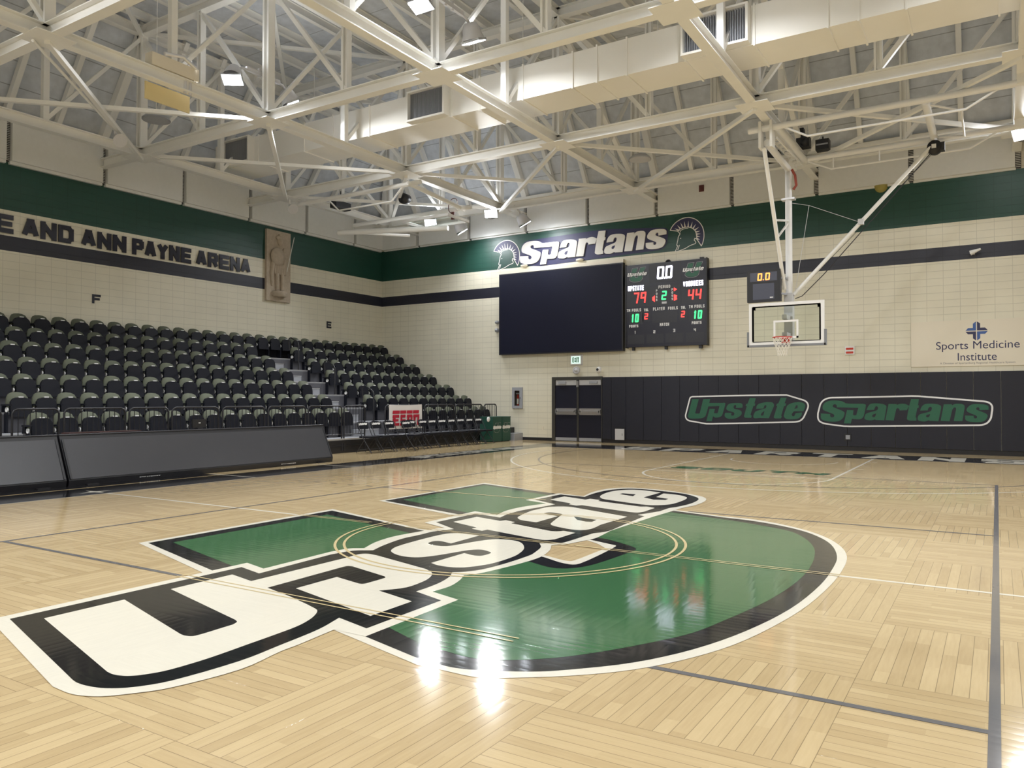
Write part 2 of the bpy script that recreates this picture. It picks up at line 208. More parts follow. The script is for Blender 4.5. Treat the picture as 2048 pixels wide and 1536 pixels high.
TR=json.loads('''{"fl":{"u_white":[-3173,-2297,-3267,614,-1882,182,758,-588,835,-620,913,-654,983,-683,1037,-699,1068,-703,1091,-701,1107,-685,1115,-650,1120,-529,1118,-355,1114,-153,1110,47,1067,92,1023,139,978,185,935,226,892,259,851,286,810,311,768,338,-1525,1028,-3311,1613,-3359,4489,-1585,3785,747,3037,1438,2821,1573,2805,1706,2794,1838,2774,1972,2731,2112,2660,2254,2571,2389,2471,2510,2368,2617,2263,2714,2152,2802,2036,2882,1917,2952,1796,3017,1668,3074,1538,3124,1411,3164,1292,3199,1171,3229,1045,3255,915,3276,779,3292,640,3305,498,3314,354,3323,172,3330,-22,3334,-219,3333,-411,3328,-646,3319,-892,3305,-1136,3284,-1367,3255,-1598,3219,-1827,3181,-2039,3142,-2219,3103,-2367,3062,-2495,3018,-2610,2971,-2719,2921,-2824,2868,-2922,2813,-3014,2756,-3098,2696,-3174,2634,-3244,2568,-3309,2500,-3373,2423,-3438,2339,-3502,2259,-3561,2192,-3606,2157,-3629,2125,-3646,2091,-3660,2047,-3670,1987,-3674,1913,-3674,1840,-3673,1781,-3673,1752,-3674,1726,-3676,1701,-3679,1676,-3681,791,-3445,-1388,-2831],"u_black":[-3085,-2245,-3164,498,-1103,-109,800,-671,882,-714,965,-761,1041,-799,1102,-819,1149,-827,1186,-825,1211,-801,1224,-743,1222,-565,1206,-299,1182,-17,1157,194,1143,234,1118,254,1089,263,1062,272,1001,300,924,331,839,364,756,397,-1526,1141,-3239,1659,-3282,4344,-1526,3775,797,2941,1508,2728,1616,2705,1721,2686,1826,2662,1935,2625,2051,2573,2170,2511,2285,2442,2391,2367,2486,2291,2573,2211,2655,2122,2733,2020,2809,1906,2881,1782,2947,1650,3006,1507,3058,1352,3104,1186,3143,1020,3174,864,3197,720,3213,583,3224,446,3234,303,3244,123,3254,-71,3260,-267,3260,-457,3256,-675,3247,-902,3234,-1123,3215,-1328,3190,-1518,3161,-1700,3127,-1872,3092,-2032,3054,-2182,3013,-2324,2969,-2456,2923,-2579,2874,-2693,2821,-2800,2767,-2899,2709,-2990,2647,-3075,2580,-3154,2513,-3226,2455,-3287,2410,-3332,2371,-3369,2330,-3402,2280,-3436,2210,-3476,2128,-3519,2047,-3558,1977,-3587,1933,-3600,1892,-3608,1849,-3611,1804,-3611,1754,-3608,1701,-3602,1646,-3594,1591,-3586,1066,-3443,-1400,-2729],"u_green":[-2889,-2088,-2954,201,-1141,-313,798,-931,880,-965,962,-1002,1038,-1032,1103,-1045,1154,-1038,1196,-1018,1233,-987,1265,-948,1294,-904,1318,-852,1338,-787,1354,-700,1372,-539,1388,-325,1401,-104,1409,63,1409,90,1406,122,1399,156,1385,188,1363,219,1333,250,1300,279,1267,304,1201,347,1118,398,1027,452,936,506,-1597,1352,-3079,1881,-3157,4185,-1501,3525,746,2810,1384,2615,1509,2571,1629,2530,1751,2485,1880,2429,2026,2360,2182,2282,2328,2199,2447,2114,2514,2042,2578,1953,2639,1849,2696,1737,2752,1617,2805,1488,2854,1352,2896,1212,2932,1069,2961,922,2987,772,3009,615,3030,451,3047,281,3061,113,3070,-49,3075,-203,3076,-352,3073,-499,3067,-647,3058,-801,3045,-956,3029,-1108,3011,-1256,2988,-1401,2963,-1544,2937,-1681,2911,-1810,2887,-1931,2864,-2047,2839,-2155,2812,-2252,2782,-2335,2750,-2407,2715,-2477,2677,-2552,2633,-2636,2585,-2724,2536,-2810,2486,-2891,2436,-2967,2385,-3040,2333,-3109,2278,-3171,2219,-3228,2157,-3282,2094,-3328,2037,-3365,1990,-3390,1948,-3408,1900,-3418,1839,-3421,1755,-3415,1654,-3400,1544,-3380,1434,-3362,1060,-3215,-1411,-2511],"w_white":[-1381,-4525,-1393,-2355,-1068,-2443,-1118,-1564,-1111,-1510,-1106,-1454,-1098,-1400,-1084,-1355,-1059,-1322,-1029,-1298,-995,-1277,-963,-1255,-995,-1183,-1028,-1109,-1060,-1034,-1087,-956,-1109,-874,-1128,-789,-1142,-702,-1150,-619,-1151,-538,-1146,-459,-1136,-383,-1127,-312,-1118,-247,-1108,-188,-1098,-132,-1089,-80,-1084,-32,-1080,14,-1076,56,-1069,91,-1057,118,-1042,136,-1026,152,-1011,169,-1462,354,-1486,1479,-1053,1356,-1082,1450,-1112,1547,-1140,1644,-1159,1738,-1171,1844,-1176,1954,-1174,2067,-1166,2183,-1148,2300,-1122,2421,-1091,2543,-1062,2668,-1509,2836,-1490,3837,-978,3699,-1011,3847,-1048,4001,-1082,4154,-1103,4300,-1112,4449,-1112,4596,-1102,4735,-1079,4856,-1043,4955,-993,5036,-934,5101,-869,5150,-799,5181,-723,5194,-640,5195,-549,5190,-445,5182,-333,5166,-218,5142,-108,5109,-4,5062,98,5005,196,4943,287,4884,372,4827,453,4771,527,4714,589,4657,627,4612,666,4555,704,4489,737,4419,764,4339,787,4250,806,4164,817,4093,827,3984,834,3863,836,3742,833,3631,821,3530,804,3434,786,3343,773,3260,768,3191,766,3123,765,3056,764,2990,732,2330,715,1031,733,897,751,763,767,641,775,541,774,470,768,420,758,376,747,326,732,256,713,179,694,100,675,23,570,-111,600,-171,632,-231,660,-288,683,-344,710,-428,737,-522,759,-616,772,-700,776,-796,773,-894,765,-995,754,-1098,739,-1215,720,-1339,699,-1454,679,-1545,662,-1598,642,-1639,621,-1675,601,-1713,620,-1753,640,-1793,658,-1832,673,-1871,690,-1921,707,-1976,721,-2032,730,-2085,732,-2139,729,-2194,724,-2249,720,-2302,1036,-2394,1060,-3215,1066,-3443,791,-3445,801,-3538,812,-3630,822,-3713,829,-3782,832,-3824,832,-3859,833,-3893,837,-3934,850,-4008,869,-4096,885,-4188,888,-4276,877,-4372,856,-4473,831,-4567,807,-4643,786,-4692,761,-4732,735,-4767,710,-4800,686,-4831,663,-4859,639,-4884,614,-4906,587,-4923,559,-4937,531,-4948,504,-4957,481,-4963,458,-4967,433,-4969,405,-4970,373,-4969,338,-4967,301,-4965,265,-4963],"w_black":[-1277,-4447,-1284,-2507,-946,-2595,-1014,-1668,-1005,-1604,-998,-1538,-987,-1474,-968,-1419,-936,-1379,-896,-1348,-852,-1322,-810,-1294,-832,-1231,-855,-1168,-877,-1103,-898,-1033,-921,-946,-944,-849,-966,-750,-980,-655,-985,-567,-981,-483,-975,-403,-972,-329,-974,-264,-979,-204,-981,-147,-977,-93,-964,-42,-943,5,-921,48,-904,84,-896,106,-889,125,-883,144,-876,163,-1361,454,-1353,1297,-899,1185,-918,1260,-939,1336,-957,1412,-971,1490,-983,1583,-991,1685,-995,1791,-994,1897,-984,2005,-968,2117,-949,2226,-934,2327,-924,2415,-916,2495,-909,2572,-901,2653,-1400,2939,-1386,3710,-923,3639,-938,3714,-954,3791,-968,3868,-978,3945,-991,4069,-1003,4218,-1009,4372,-1004,4513,-986,4641,-956,4762,-917,4870,-869,4956,-813,5017,-749,5056,-675,5077,-589,5085,-487,5077,-372,5052,-254,5018,-140,4982,-29,4947,82,4908,187,4864,282,4810,359,4747,437,4667,508,4584,565,4507,592,4462,623,4398,652,4325,673,4251,692,4146,707,4025,718,3903,722,3793,719,3679,708,3563,694,3456,681,3366,667,3301,651,3252,635,3209,620,3164,624,2804,499,2331,619,2275,673,1466,683,1335,695,1205,703,1084,702,985,689,913,668,859,643,812,621,763,619,576,618,388,615,223,609,104,598,65,581,44,561,30,542,12,412,-83,443,-126,474,-168,503,-211,530,-261,554,-321,575,-387,594,-453,610,-510,622,-557,633,-597,640,-635,644,-671,648,-762,650,-874,649,-989,645,-1094,639,-1188,629,-1279,618,-1362,603,-1433,584,-1490,561,-1537,537,-1576,515,-1608,498,-1629,480,-1644,462,-1656,445,-1670,465,-1704,486,-1738,506,-1771,521,-1803,539,-1852,556,-1908,571,-1965,584,-2019,592,-2068,598,-2116,602,-2162,605,-2206,607,-2248,607,-2289,607,-2328,607,-2367,939,-2479,953,-3311,621,-3224,643,-3293,665,-3360,685,-3426,701,-3495,714,-3576,724,-3662,733,-3750,741,-3837,751,-3923,762,-4008,770,-4094,771,-4182,764,-4286,752,-4397,736,-4500,719,-4582,701,-4635,678,-4679,654,-4717,629,-4749,605,-4776,579,-4797,552,-4815,526,-4830,499,-4842,471,-4850,443,-4857,416,-4861,391,-4865,365,-4866,339,-4866,314,-4865,289,-4861,264,-4856,239,-4850,214,-4843],"l_Up":[-1090,-4316,-1098,-3728,26,-4040,42,-4042,57,-4045,73,-4046,86,-4045,102,-4041,118,-4036,131,-4027,138,-4012,142,-3959,140,-3886,137,-3802,135,-3720,129,-3706,122,-3691,115,-3677,106,-3665,94,-3657,80,-3650,65,-3644,50,-3638,-1091,-3345,-1107,-2746,-771,-2823,-777,-1686,-783,-1647,-789,-1607,-794,-1568,-793,-1535,-787,-1508,-776,-1485,-760,-1468,-739,-1456,-711,-1452,-676,-1456,-638,-1462,-602,-1467,170,-1690,205,-1710,239,-1731,272,-1751,300,-1772,320,-1792,338,-1814,355,-1837,369,-1861,388,-1898,408,-1943,426,-1988,438,-2029,450,-2094,460,-2168,465,-2242,459,-2308,439,-2362,409,-2411,376,-2457,344,-2504,772,-2619,776,-3077,-269,-2799,-277,-2336,40,-2411,49,-2411,59,-2412,69,-2411,77,-2408,82,-2403,86,-2395,89,-2386,92,-2378,93,-2316,95,-2249,95,-2188,92,-2141,87,-2133,77,-2124,64,-2113,53,-2103,-457,-1957,-471,-1959,-485,-1960,-498,-1963,-507,-1968,-512,-1979,-513,-1993,-513,-2008,-514,-2022,-477,-2906,-361,-2936,-80,-3010,195,-3103,231,-3117,268,-3130,302,-3143,331,-3156,347,-3166,363,-3179,378,-3194,392,-3210,411,-3236,432,-3268,452,-3302,469,-3335,486,-3374,502,-3416,516,-3459,527,-3503,535,-3550,541,-3599,545,-3651,549,-3705,553,-3762,557,-3822,560,-3884,563,-3949,568,-4018,573,-4092,577,-4165,579,-4233,578,-4299,574,-4365,569,-4424,562,-4475,553,-4514,541,-4547,527,-4575,513,-4600,500,-4621,486,-4638,471,-4652,454,-4665,435,-4675,415,-4682,394,-4688,373,-4691,356,-4692,337,-4691,317,-4688,298,-4686],"l_s":[-383,-35,-428,-29,-474,-21,-518,-15,-558,-13,-592,-12,-623,-13,-650,-20,-677,-35,-704,-58,-732,-87,-755,-127,-771,-184,-779,-273,-781,-384,-779,-500,-775,-611,-769,-718,-761,-826,-750,-926,-736,-1009,-724,-1056,-705,-1108,-682,-1157,-656,-1200,-624,-1236,-587,-1268,-549,-1294,-515,-1314,-474,-1333,-432,-1349,-389,-1360,-349,-1365,-310,-1364,-272,-1358,-236,-1345,-204,-1323,-176,-1291,-152,-1250,-130,-1200,-108,-1142,-83,-1062,-57,-965,-32,-868,-7,-793,12,-757,34,-729,57,-709,81,-697,103,-694,128,-699,154,-708,178,-718,200,-728,223,-740,243,-754,259,-771,268,-792,273,-816,275,-841,274,-863,274,-888,271,-913,265,-936,255,-953,240,-963,221,-968,198,-969,173,-966,144,-960,111,-948,77,-936,44,-924,53,-1463,84,-1477,114,-1491,144,-1504,174,-1511,213,-1515,256,-1517,298,-1514,335,-1507,366,-1496,394,-1481,419,-1460,442,-1430,469,-1383,498,-1325,524,-1257,541,-1182,551,-1093,553,-992,550,-887,542,-790,528,-715,506,-633,480,-551,451,-476,424,-418,390,-360,353,-303,317,-253,281,-210,244,-171,207,-139,174,-116,133,-98,90,-87,48,-83,7,-86,-31,-93,-67,-106,-102,-127,-133,-160,-160,-208,-183,-267,-204,-333,-223,-398,-240,-467,-255,-541,-270,-609,-284,-662,-297,-692,-311,-715,-327,-732,-347,-746,-373,-755,-403,-760,-435,-760,-465,-757,-493,-750,-524,-739,-554,-724,-576,-705,-590,-677,-598,-643,-602,-609,-600,-582,-594,-563,-583,-548,-567,-538,-546,-534,-518,-538,-485,-547,-449,-560,-415,-571,-366,-586],"l_t":[-1195,583,-1184,1075,-749,954,-716,1039,-538,970,-531,869,148,637,168,642,188,646,207,652,224,661,236,676,245,694,253,713,262,732,438,682,439,200,423,175,408,149,391,125,370,109,343,104,311,105,278,110,246,114,-523,333,-527,229,-714,292,-713,390],"l_a":[-709,1307,-678,1261,-640,1215,-603,1178,-573,1156,-516,1134,-450,1120,-379,1108,-312,1094,-327,1673,-547,1755,-562,1763,-578,1770,-592,1779,-599,1794,-600,1824,-597,1863,-586,1899,-565,1920,-526,1920,-474,1906,-417,1887,-362,1871,-295,1659,-229,1445,-169,1259,-123,1125,-106,1088,-83,1052,-60,1021,-42,1003,13,969,84,934,157,902,221,880,277,868,329,863,375,867,412,881,438,905,456,940,466,984,472,1038,470,1103,461,1181,449,1265,437,1347,453,2110,-569,2527,-603,2525,-637,2525,-671,2521,-705,2507,-743,2481,-783,2448,-819,2405,-845,2354,-857,2289,-860,2212,-859,2135,-858,2067,-860,2019,-863,1978,-862,1933,-856,1873,-840,1789,-819,1690,-795,1592,-775,1510,-761,1456,-747,1403,-731,1353],"l_a_hole":[-140,1761,233,1663,250,1492,182,1467,26,1533],"l_t2":[-1216,3061,-1216,3519,-762,3347,-751,3482,-556,3414,-533,3304,228,3081,305,3130,451,3058,462,2646,453,2612,445,2576,435,2544,421,2520,400,2509,375,2507,347,2508,320,2507,-533,2771,-578,2686,-735,2759,-758,2861],"l_e":[-747,3815,-777,3897,-804,3990,-827,4085,-843,4172,-857,4271,-867,4376,-870,4478,-864,4571,-846,4657,-819,4737,-784,4807,-744,4862,-701,4901,-653,4927,-597,4939,-527,4937,-440,4916,-338,4878,-233,4834,-132,4794,-130,4070,100,3890,265,3956,260,4093,21,4204,-49,4701,21,4687,92,4675,160,4659,223,4632,280,4593,337,4543,390,4485,432,4424,459,4358,479,4281,493,4205,502,4143,511,4030,518,3898,520,3770,517,3664,509,3586,496,3524,477,3472,453,3426,421,3381,384,3342,341,3312,295,3292,247,3286,195,3292,137,3305,70,3323,-27,3353,-144,3393,-263,3435,-363,3473,-428,3496,-489,3518,-545,3544,-596,3580,-629,3616,-669,3672,-711,3741],"l_e_hole":[-612,4247,-607,4364,-379,4351,-323,4109]},"sg":{"Sp":[-10481,6803,-10133,6782,-10133,6697,-10116,6679,-10100,6661,-10081,6651,-10056,6650,-10029,6655,-10008,6667,-9992,6687,-9982,6712,-9983,6737,-9996,6758,-10019,6779,-10049,6797,-10146,6838,-10270,6886,-10365,6928,-10391,6949,-10406,6975,-10413,7005,-10415,7044,-10410,7088,-10396,7131,-10373,7172,-10341,7213,-10301,7248,-10253,7275,-10197,7297,-10133,7312,-10060,7319,-9981,7320,-9904,7318,-9829,7311,-9757,7301,-9697,7288,-9658,7273,-9626,7255,-9594,7236,-9573,7211,-9450,7194,-8924,7192,-8895,7185,-8865,7177,-8844,7165,-8835,7146,-8835,7121,-8838,7094,-8855,6990,-8880,6856,-8904,6748,-8919,6704,-8939,6668,-8965,6639,-8997,6615,-9036,6598,-9085,6588,-9160,6589,-9249,6596,-9338,6604,-9379,6420,-9631,6422,-9512,6947,-9277,6939,-9298,6769,-9281,6758,-9265,6748,-9247,6742,-9225,6744,-9200,6751,-9176,6757,-9105,7034,-9883,7051,-9885,7080,-9887,7109,-9893,7133,-9907,7151,-9926,7164,-9945,7171,-9966,7171,-9989,7164,-10008,7154,-10023,7139,-10034,7121,-10039,7103,-10036,7086,-10025,7069,-10008,7055,-9930,7019,-9826,6976,-9738,6938,-9687,6912,-9645,6886,-9614,6862,-9602,6842,-9600,6822,-9604,6799,-9614,6752,-9631,6695,-9655,6643,-9689,6599,-9731,6560,-9779,6529,-9834,6506,-9895,6492,-9966,6483,-10053,6481,-10150,6486,-10238,6495,-10312,6510,-10378,6530,-10428,6553,-10456,6574,-10472,6599,-10481,6630,-10485,6681,-10483,6742],"a":[-8814,6947,-8796,6994,-8777,7042,-8755,7085,-8732,7126,-8706,7163,-8665,7190,-8602,7205,-8525,7211,-8448,7211,-8372,7207,-8296,7197,-8232,7184,-8188,7168,-8151,7147,-8125,7124,-8115,7096,-8115,7066,-8116,7036,-8194,6565,-8488,6570,-8517,6596,-8559,6580,-8601,6565,-8646,6555,-8699,6555,-8756,6561,-8805,6571,-8838,6580,-8866,6593,-8885,6614,-8889,6647,-8884,6689,-8874,6727,-8864,6758,-8849,6786,-8824,6811,-8786,6831,-8738,6849,-8685,6867,-8625,6885,-8560,6902,-8507,6919,-8475,6932,-8449,6945,-8428,6964,-8414,6990,-8406,7022,-8405,7049,-8411,7069,-8423,7086,-8438,7096,-8457,7099,-8479,7097,-8497,7085,-8514,7051,-8530,7005,-8546,6958],"a_hole":[-8468,6824,-8506,6812,-8545,6801,-8576,6786,-8598,6765,-8611,6741,-8616,6719,-8609,6703,-8594,6689,-8576,6680,-8557,6678,-8535,6680,-8517,6692,-8500,6727,-8484,6776],"r":[-8151,6573,-8038,7193,-7749,7187,-7762,7150,-7720,7167,-7679,7184,-7634,7195,-7585,7201,-7534,7203,-7482,7196,-7432,7177,-7381,7151,-7331,7124,-7416,6958,-7663,6948,-7664,6969,-7665,6989,-7673,7006,-7692,7019,-7717,7029,-7739,7031,-7756,7022,-7769,7005,-7778,6983,-7803,6870,-7834,6716,-7865,6562],"t":[-7267,7378,-7005,7373,-7043,7141,-7006,7140,-7025,7043,-7062,7044,-7128,6701,-7096,6664,-7100,6570,-7166,6567,-7232,6563,-7287,6563,-7324,6568,-7356,6577,-7382,6589,-7400,6604,-7412,6622,-7415,6644,-7399,6764,-7371,6928,-7343,7091],"a2":[-6969,6945,-6958,6985,-6948,7025,-6932,7064,-6907,7104,-6877,7142,-6839,7173,-6792,7192,-6737,7203,-6673,7208,-6589,7207,-6495,7199,-6417,7188,-6369,7176,-6329,7159,-6299,7138,-6284,7114,-6280,7087,-6276,7060,-6373,6558,-6652,6568,-6692,6589,-6734,6572,-6776,6554,-6821,6543,-6878,6543,-6939,6550,-6988,6559,-7014,6567,-7034,6579,-7048,6599,-7054,6634,-7053,6677,-7044,6718,-7029,6753,-7006,6786,-6969,6813,-6878,6843,-6763,6874,-6673,6900,-6641,6917,-6617,6936,-6600,6960,-6588,6993,-6583,7030,-6585,7060,-6597,7078,-6616,7089,-6636,7091,-6655,7083,-6675,7067,-6691,7046,-6703,7020,-6711,6988,-6719,6956],"a2_hole":[-6637,6821,-6681,6809,-6724,6797,-6756,6782,-6771,6760,-6774,6735,-6769,6716,-6755,6704,-6732,6698,-6711,6698,-6694,6706,-6678,6720,-6665,6739,-6654,6763,-6645,6792],"n":[-6300,6572,-6191,7185,-5931,7189,-5934,7143,-5901,7164,-5867,7186,-5824,7202,-5761,7208,-5689,7207,-5629,7201,-5593,7191,-5563,7174,-5541,7153,-5531,7126,-5529,7093,-5528,7060,-5605,6572,-5879,6570,-5798,7007,-5802,7030,-5807,7052,-5815,7068,-5831,7074,-5850,7073,-5869,7065,-5886,7045,-5904,7016,-5922,6988,-6013,6563],"s":[-5516,6778,-5246,6774,-5247,6754,-5248,6734,-5246,6717,-5238,6701,-5225,6688,-5211,6680,-5194,6679,-5175,6682,-5159,6691,-5147,6707,-5139,6727,-5139,6746,-5150,6763,-5169,6779,-5194,6793,-5263,6826,-5351,6865,-5419,6900,-5445,6921,-5461,6945,-5468,6971,-5467,7001,-5456,7034,-5436,7067,-5406,7106,-5365,7146,-5314,7177,-5252,7192,-5180,7198,-5106,7199,-5028,7196,-4948,7188,-4883,7176,-4843,7163,-4811,7143,-4789,7117,-4781,7081,-4783,7037,-4784,6994,-5064,6979,-5065,7008,-5067,7037,-5072,7059,-5081,7071,-5093,7079,-5106,7082,-5121,7082,-5137,7076,-5150,7068,-5159,7054,-5165,7036,-5167,7020,-5163,7007,-5155,6995,-5141,6985,-5071,6953,-4977,6912,-4901,6876,-4865,6854,-4837,6829,-4819,6802,-4814,6772,-4820,6740,-4833,6706,-4853,6667,-4881,6626,-4919,6592,-4966,6569,-5023,6554,-5091,6545,-5181,6542,-5282,6546,-5368,6556,-5422,6569,-5467,6589,-5499,6619,-5513,6665,-5515,6722]},"hl":{"crest":[-4665,7116,-4640,7160,-4615,7204,-4583,7248,-4542,7291,-4495,7334,-4441,7372,-4380,7405,-4313,7434,-4250,7456,-4197,7467,-4148,7471,-4101,7471,-4054,7469,-4009,7463,-3962,7451,-3910,7433,-3856,7411,-3805,7382,-3756,7346,-3710,7305,-3668,7260,-3631,7211,-3598,7159,-3571,7105,-3550,7048,-3534,6989,-3523,6928,-3519,6864,-3519,6799,-3524,6737,-3534,6680,-3549,6626,-3564,6579,-3578,6544,-3593,6514,-3608,6484,-3758,6725,-3761,6763,-3763,6801,-3768,6840,-3774,6883,-3783,6928,-3797,6968,-3815,7003,-3838,7035,-3865,7062,-3895,7087,-3928,7109,-3963,7127,-4001,7140,-4041,7149,-4082,7155,-4126,7157,-4170,7155,-4212,7151,-4249,7144,-4283,7135,-4312,7124,-4332,7106,-4347,7086,-4362,7071,-4379,7065,-4396,7064,-4412,7062],"face":[-4412,7062,-4322,6960,-4344,6930,-4366,6900,-4383,6870,-4391,6840,-4393,6809,-4398,6775,-4411,6721,-4428,6658,-4444,6595,-4404,6576,-4495,6386,-4453,6391,-4411,6395,-4364,6402,-4299,6417,-4224,6437,-4154,6459,-4095,6485,-4039,6513,-3985,6537,-3927,6554,-3871,6567,-3828,6579,-3811,6587,-3799,6599,-3793,6613,-3797,6631,-3807,6652,-3817,6673,-3847,6696,-3827,6761,-3758,6725,-3761,6763,-3763,6801,-3768,6840,-3774,6883,-3783,6928,-3797,6968,-3815,7003,-3838,7035,-3865,7062,-3895,7087,-3928,7109,-3963,7127,-4001,7140,-4041,7149,-4082,7155,-4126,7157,-4170,7155,-4212,7151,-4249,7144,-4283,7135,-4312,7124,-4332,7106,-4347,7086,-4362,7071,-4379,7065,-4396,7064],"brow":[-4312,7017,-4318,7027,-4323,7037,-4322,7047,-4309,7061,-4288,7076,-4262,7089,-4228,7100,-4190,7109,-4152,7115,-4118,7116,-4085,7115,-4052,7113],"eye":[-4302,6909,-4328,6873,-4288,6835,-4313,6819,-4338,6792,-4288,6792],"mouth":[-4349,6585,-4405,6445],"spikes":[-4372,7082,-4513,7162,-4312,7124,-4422,7263,-4227,7148,-4311,7332,-4152,7154,-4181,7365,-4052,7152,-4037,7362,-3958,7131,-3903,7317,-3885,7089,-3781,7230,-3826,7029,-3678,7118,-3792,6958,-3640,6984,-3763,6888,-3626,6887,-3758,6820,-3641,6783,-3748,6743,-3656,6689]}}''')
FLO={k:dec(v) for k,v in TR['fl'].items()}; SGN={k:dec(v) for k,v in TR['sg'].items()}; HLM={k:dec(v) for k,v in TR['hl'].items()}
# ---------------- materials ----------------
def NN(nt,t,**k):
    n=nt.nodes.new(t)
    for a,b in k.items(): setattr(n,a,b)
    return n
def mth(nt,op,a,b=None,c=None):
    n=nt.nodes.new('ShaderNodeMath'); n.operation=op
    for i,v in enumerate((a,b,c)):
        if v is None: continue
        if isinstance(v,(int,float)): n.inputs[i].default_value=v
        else: nt.links.new(v,n.inputs[i])
    return n.outputs[0]
WOOD=[(.69,.54,.315),(.50,.37,.20)]
def floor_mat(name,col=None):
    m=bpy.data.materials.new(name); m.use_nodes=True; nt=m.node_tree; b=nt.nodes['Principled BSDF']; L=nt.links.new
    tc=NN(nt,'ShaderNodeTexCoord'); sp=NN(nt,'ShaderNodeSeparateXYZ'); L(tc.outputs['Object'],sp.inputs[0]); x,y=sp.outputs[0],sp.outputs[1]
    bw=1.22; sx=mth(nt,'DIVIDE',mth(nt,'SUBTRACT',x,3.83),bw); sy=mth(nt,'DIVIDE',mth(nt,'ADD',y,.14),bw)
    bx,by=mth(nt,'FLOOR',sx),mth(nt,'FLOOR',sy); par=mth(nt,'FLOORED_MODULO',mth(nt,'ADD',bx,by),2)
    def sel(p,q): # p when parity 1 else q
        return mth(nt,'ADD',mth(nt,'MULTIPLY',p,par),mth(nt,'MULTIPLY',q,mth(nt,'SUBTRACT',1,par)))
    u,v=sel(x,y),sel(y,x); fu,fv=sel(mth(nt,'FRACT',sx),mth(nt,'FRACT',sy)),sel(mth(nt,'FRACT',sy),mth(nt,'FRACT',sx))
    st=mth(nt,'MULTIPLY',fv,16); si=mth(nt,'FLOOR',st); sf=mth(nt,'FRACT',st)
    bid=mth(nt,'ADD',mth(nt,'MULTIPLY',bx,17.3),mth(nt,'MULTIPLY',by,41.7))
    w1=NN(nt,'ShaderNodeTexWhiteNoise',noise_dimensions='2D'); c1=NN(nt,'ShaderNodeCombineXYZ'); L(si,c1.inputs[0]); L(bid,c1.inputs[1]); L(c1.outputs[0],w1.inputs['Vector'])
    bd=mth(nt,'FLOOR',mth(nt,'ADD',mth(nt,'MULTIPLY',fu,1.6),w1.outputs['Value']))
    w2=NN(nt,'ShaderNodeTexWhiteNoise',noise_dimensions='3D'); c2=NN(nt,'ShaderNodeCombineXYZ'); L(si,c2.inputs[0]); L(bid,c2.inputs[1]); L(bd,c2.inputs[2]); L(c2.outputs[0],w2.inputs['Vector'])
    rnd=w2.outputs['Value']; sc=NN(nt,'ShaderNodeSeparateColor'); L(w2.outputs['Color'],sc.inputs[0])
    ng=NN(nt,'ShaderNodeTexNoise'); ng.inputs['Scale'].default_value=1; ng.inputs['Detail'].default_value=3
    cg=NN(nt,'ShaderNodeCombineXYZ'); L(mth(nt,'MULTIPLY',u,5),cg.inputs[0]); L(mth(nt,'MULTIPLY',v,55),cg.inputs[1]); L(mth(nt,'MULTIPLY',rnd,40),cg.inputs[2]); L(cg.outputs[0],ng.inputs['Vector'])
    # finish: slight tilt and crown of each board plus a slow waviness
    nw=NN(nt,'ShaderNodeTexNoise'); nw.inputs['Scale'].default_value=2.2; nw.inputs['Detail'].default_value=2; L(tc.outputs['Object'],nw.inputs['Vector'])
    tilt=mth(nt,'MULTIPLY',mth(nt,'SUBTRACT',sf,.5),mth(nt,'MULTIPLY',mth(nt,'SUBTRACT',sc.outputs[1],.5),.0004))
    crown=mth(nt,'MULTIPLY',mth(nt,'POWER',mth(nt,'ABSOLUTE',mth(nt,'SUBTRACT',sf,.5)),2),-.0005)
    ht=mth(nt,'ADD',mth(nt,'ADD',tilt,crown),mth(nt,'MULTIPLY',nw.outputs['Fac'],.0011))
    bp=NN(nt,'ShaderNodeBump'); bp.inputs['Strength'].default_value=.8; bp.inputs['Distance'].default_value=1; L(ht,bp.inputs['Height']); L(bp.outputs[0],b.inputs['Normal'])
    if col is None:
        fac=mth(nt,'ADD',mth(nt,'MULTIPLY',rnd,.55),mth(nt,'MULTIPLY',ng.outputs['Fac'],.6))
        mx=NN(nt,'ShaderNodeMix',data_type='RGBA'); L(mth(nt,'SUBTRACT',fac,.1),mx.inputs[0]); mx.inputs[6].default_value=(*WOOD[0],1); mx.inputs[7].default_value=(*WOOD[1],1)
        gap=mth(nt,'LESS_THAN',mth(nt,'ABSOLUTE',mth(nt,'SUBTRACT',sf,.5)),.478)
        edge=mth(nt,'LESS_THAN',mth(nt,'ABSOLUTE',mth(nt,'SUBTRACT',fu,.5)),.4985)
        ge=mth(nt,'ADD',mth(nt,'MULTIPLY',mth(nt,'MULTIPLY',gap,edge),.5),.5)
        m2=NN(nt,'ShaderNodeMix',data_type='RGBA',blend_type='MULTIPLY'); m2.inputs[0].default_value=1; L(mx.outputs[2],m2.inputs[6]); L(ge,m2.inputs[7]); L(m2.outputs[2],b.inputs['Base Color'])
    else:
        mr=mth(nt,'ADD',.94,mth(nt,'MULTIPLY',ng.outputs['Fac'],.12))
        m2=NN(nt,'ShaderNodeMix',data_type='RGBA',blend_type='MULTIPLY'); m2.inputs[0].default_value=1; m2.inputs[6].default_value=(*col,1); L(mr,m2.inputs[7]); L(m2.outputs[2],b.inputs['Base Color'])
    b.inputs['Roughness'].default_value=.085; b.inputs['IOR'].default_value=1.5; MATS[name]=m; return m
F_WOOD=floor_mat('maple_parquet'); F_WHITE=floor_mat('floor_white_paint',(.84,.80,.69)); F_BLACK=floor_mat('floor_black_paint',(.014,.014,.016))
F_GREEN=floor_mat('floor_green_paint',(.05,.15,.062)); F_GRAY=floor_mat('floor_gray_paint',(.17,.165,.17)); F_TAN=floor_mat('floor_cream_line',(.72,.58,.32))
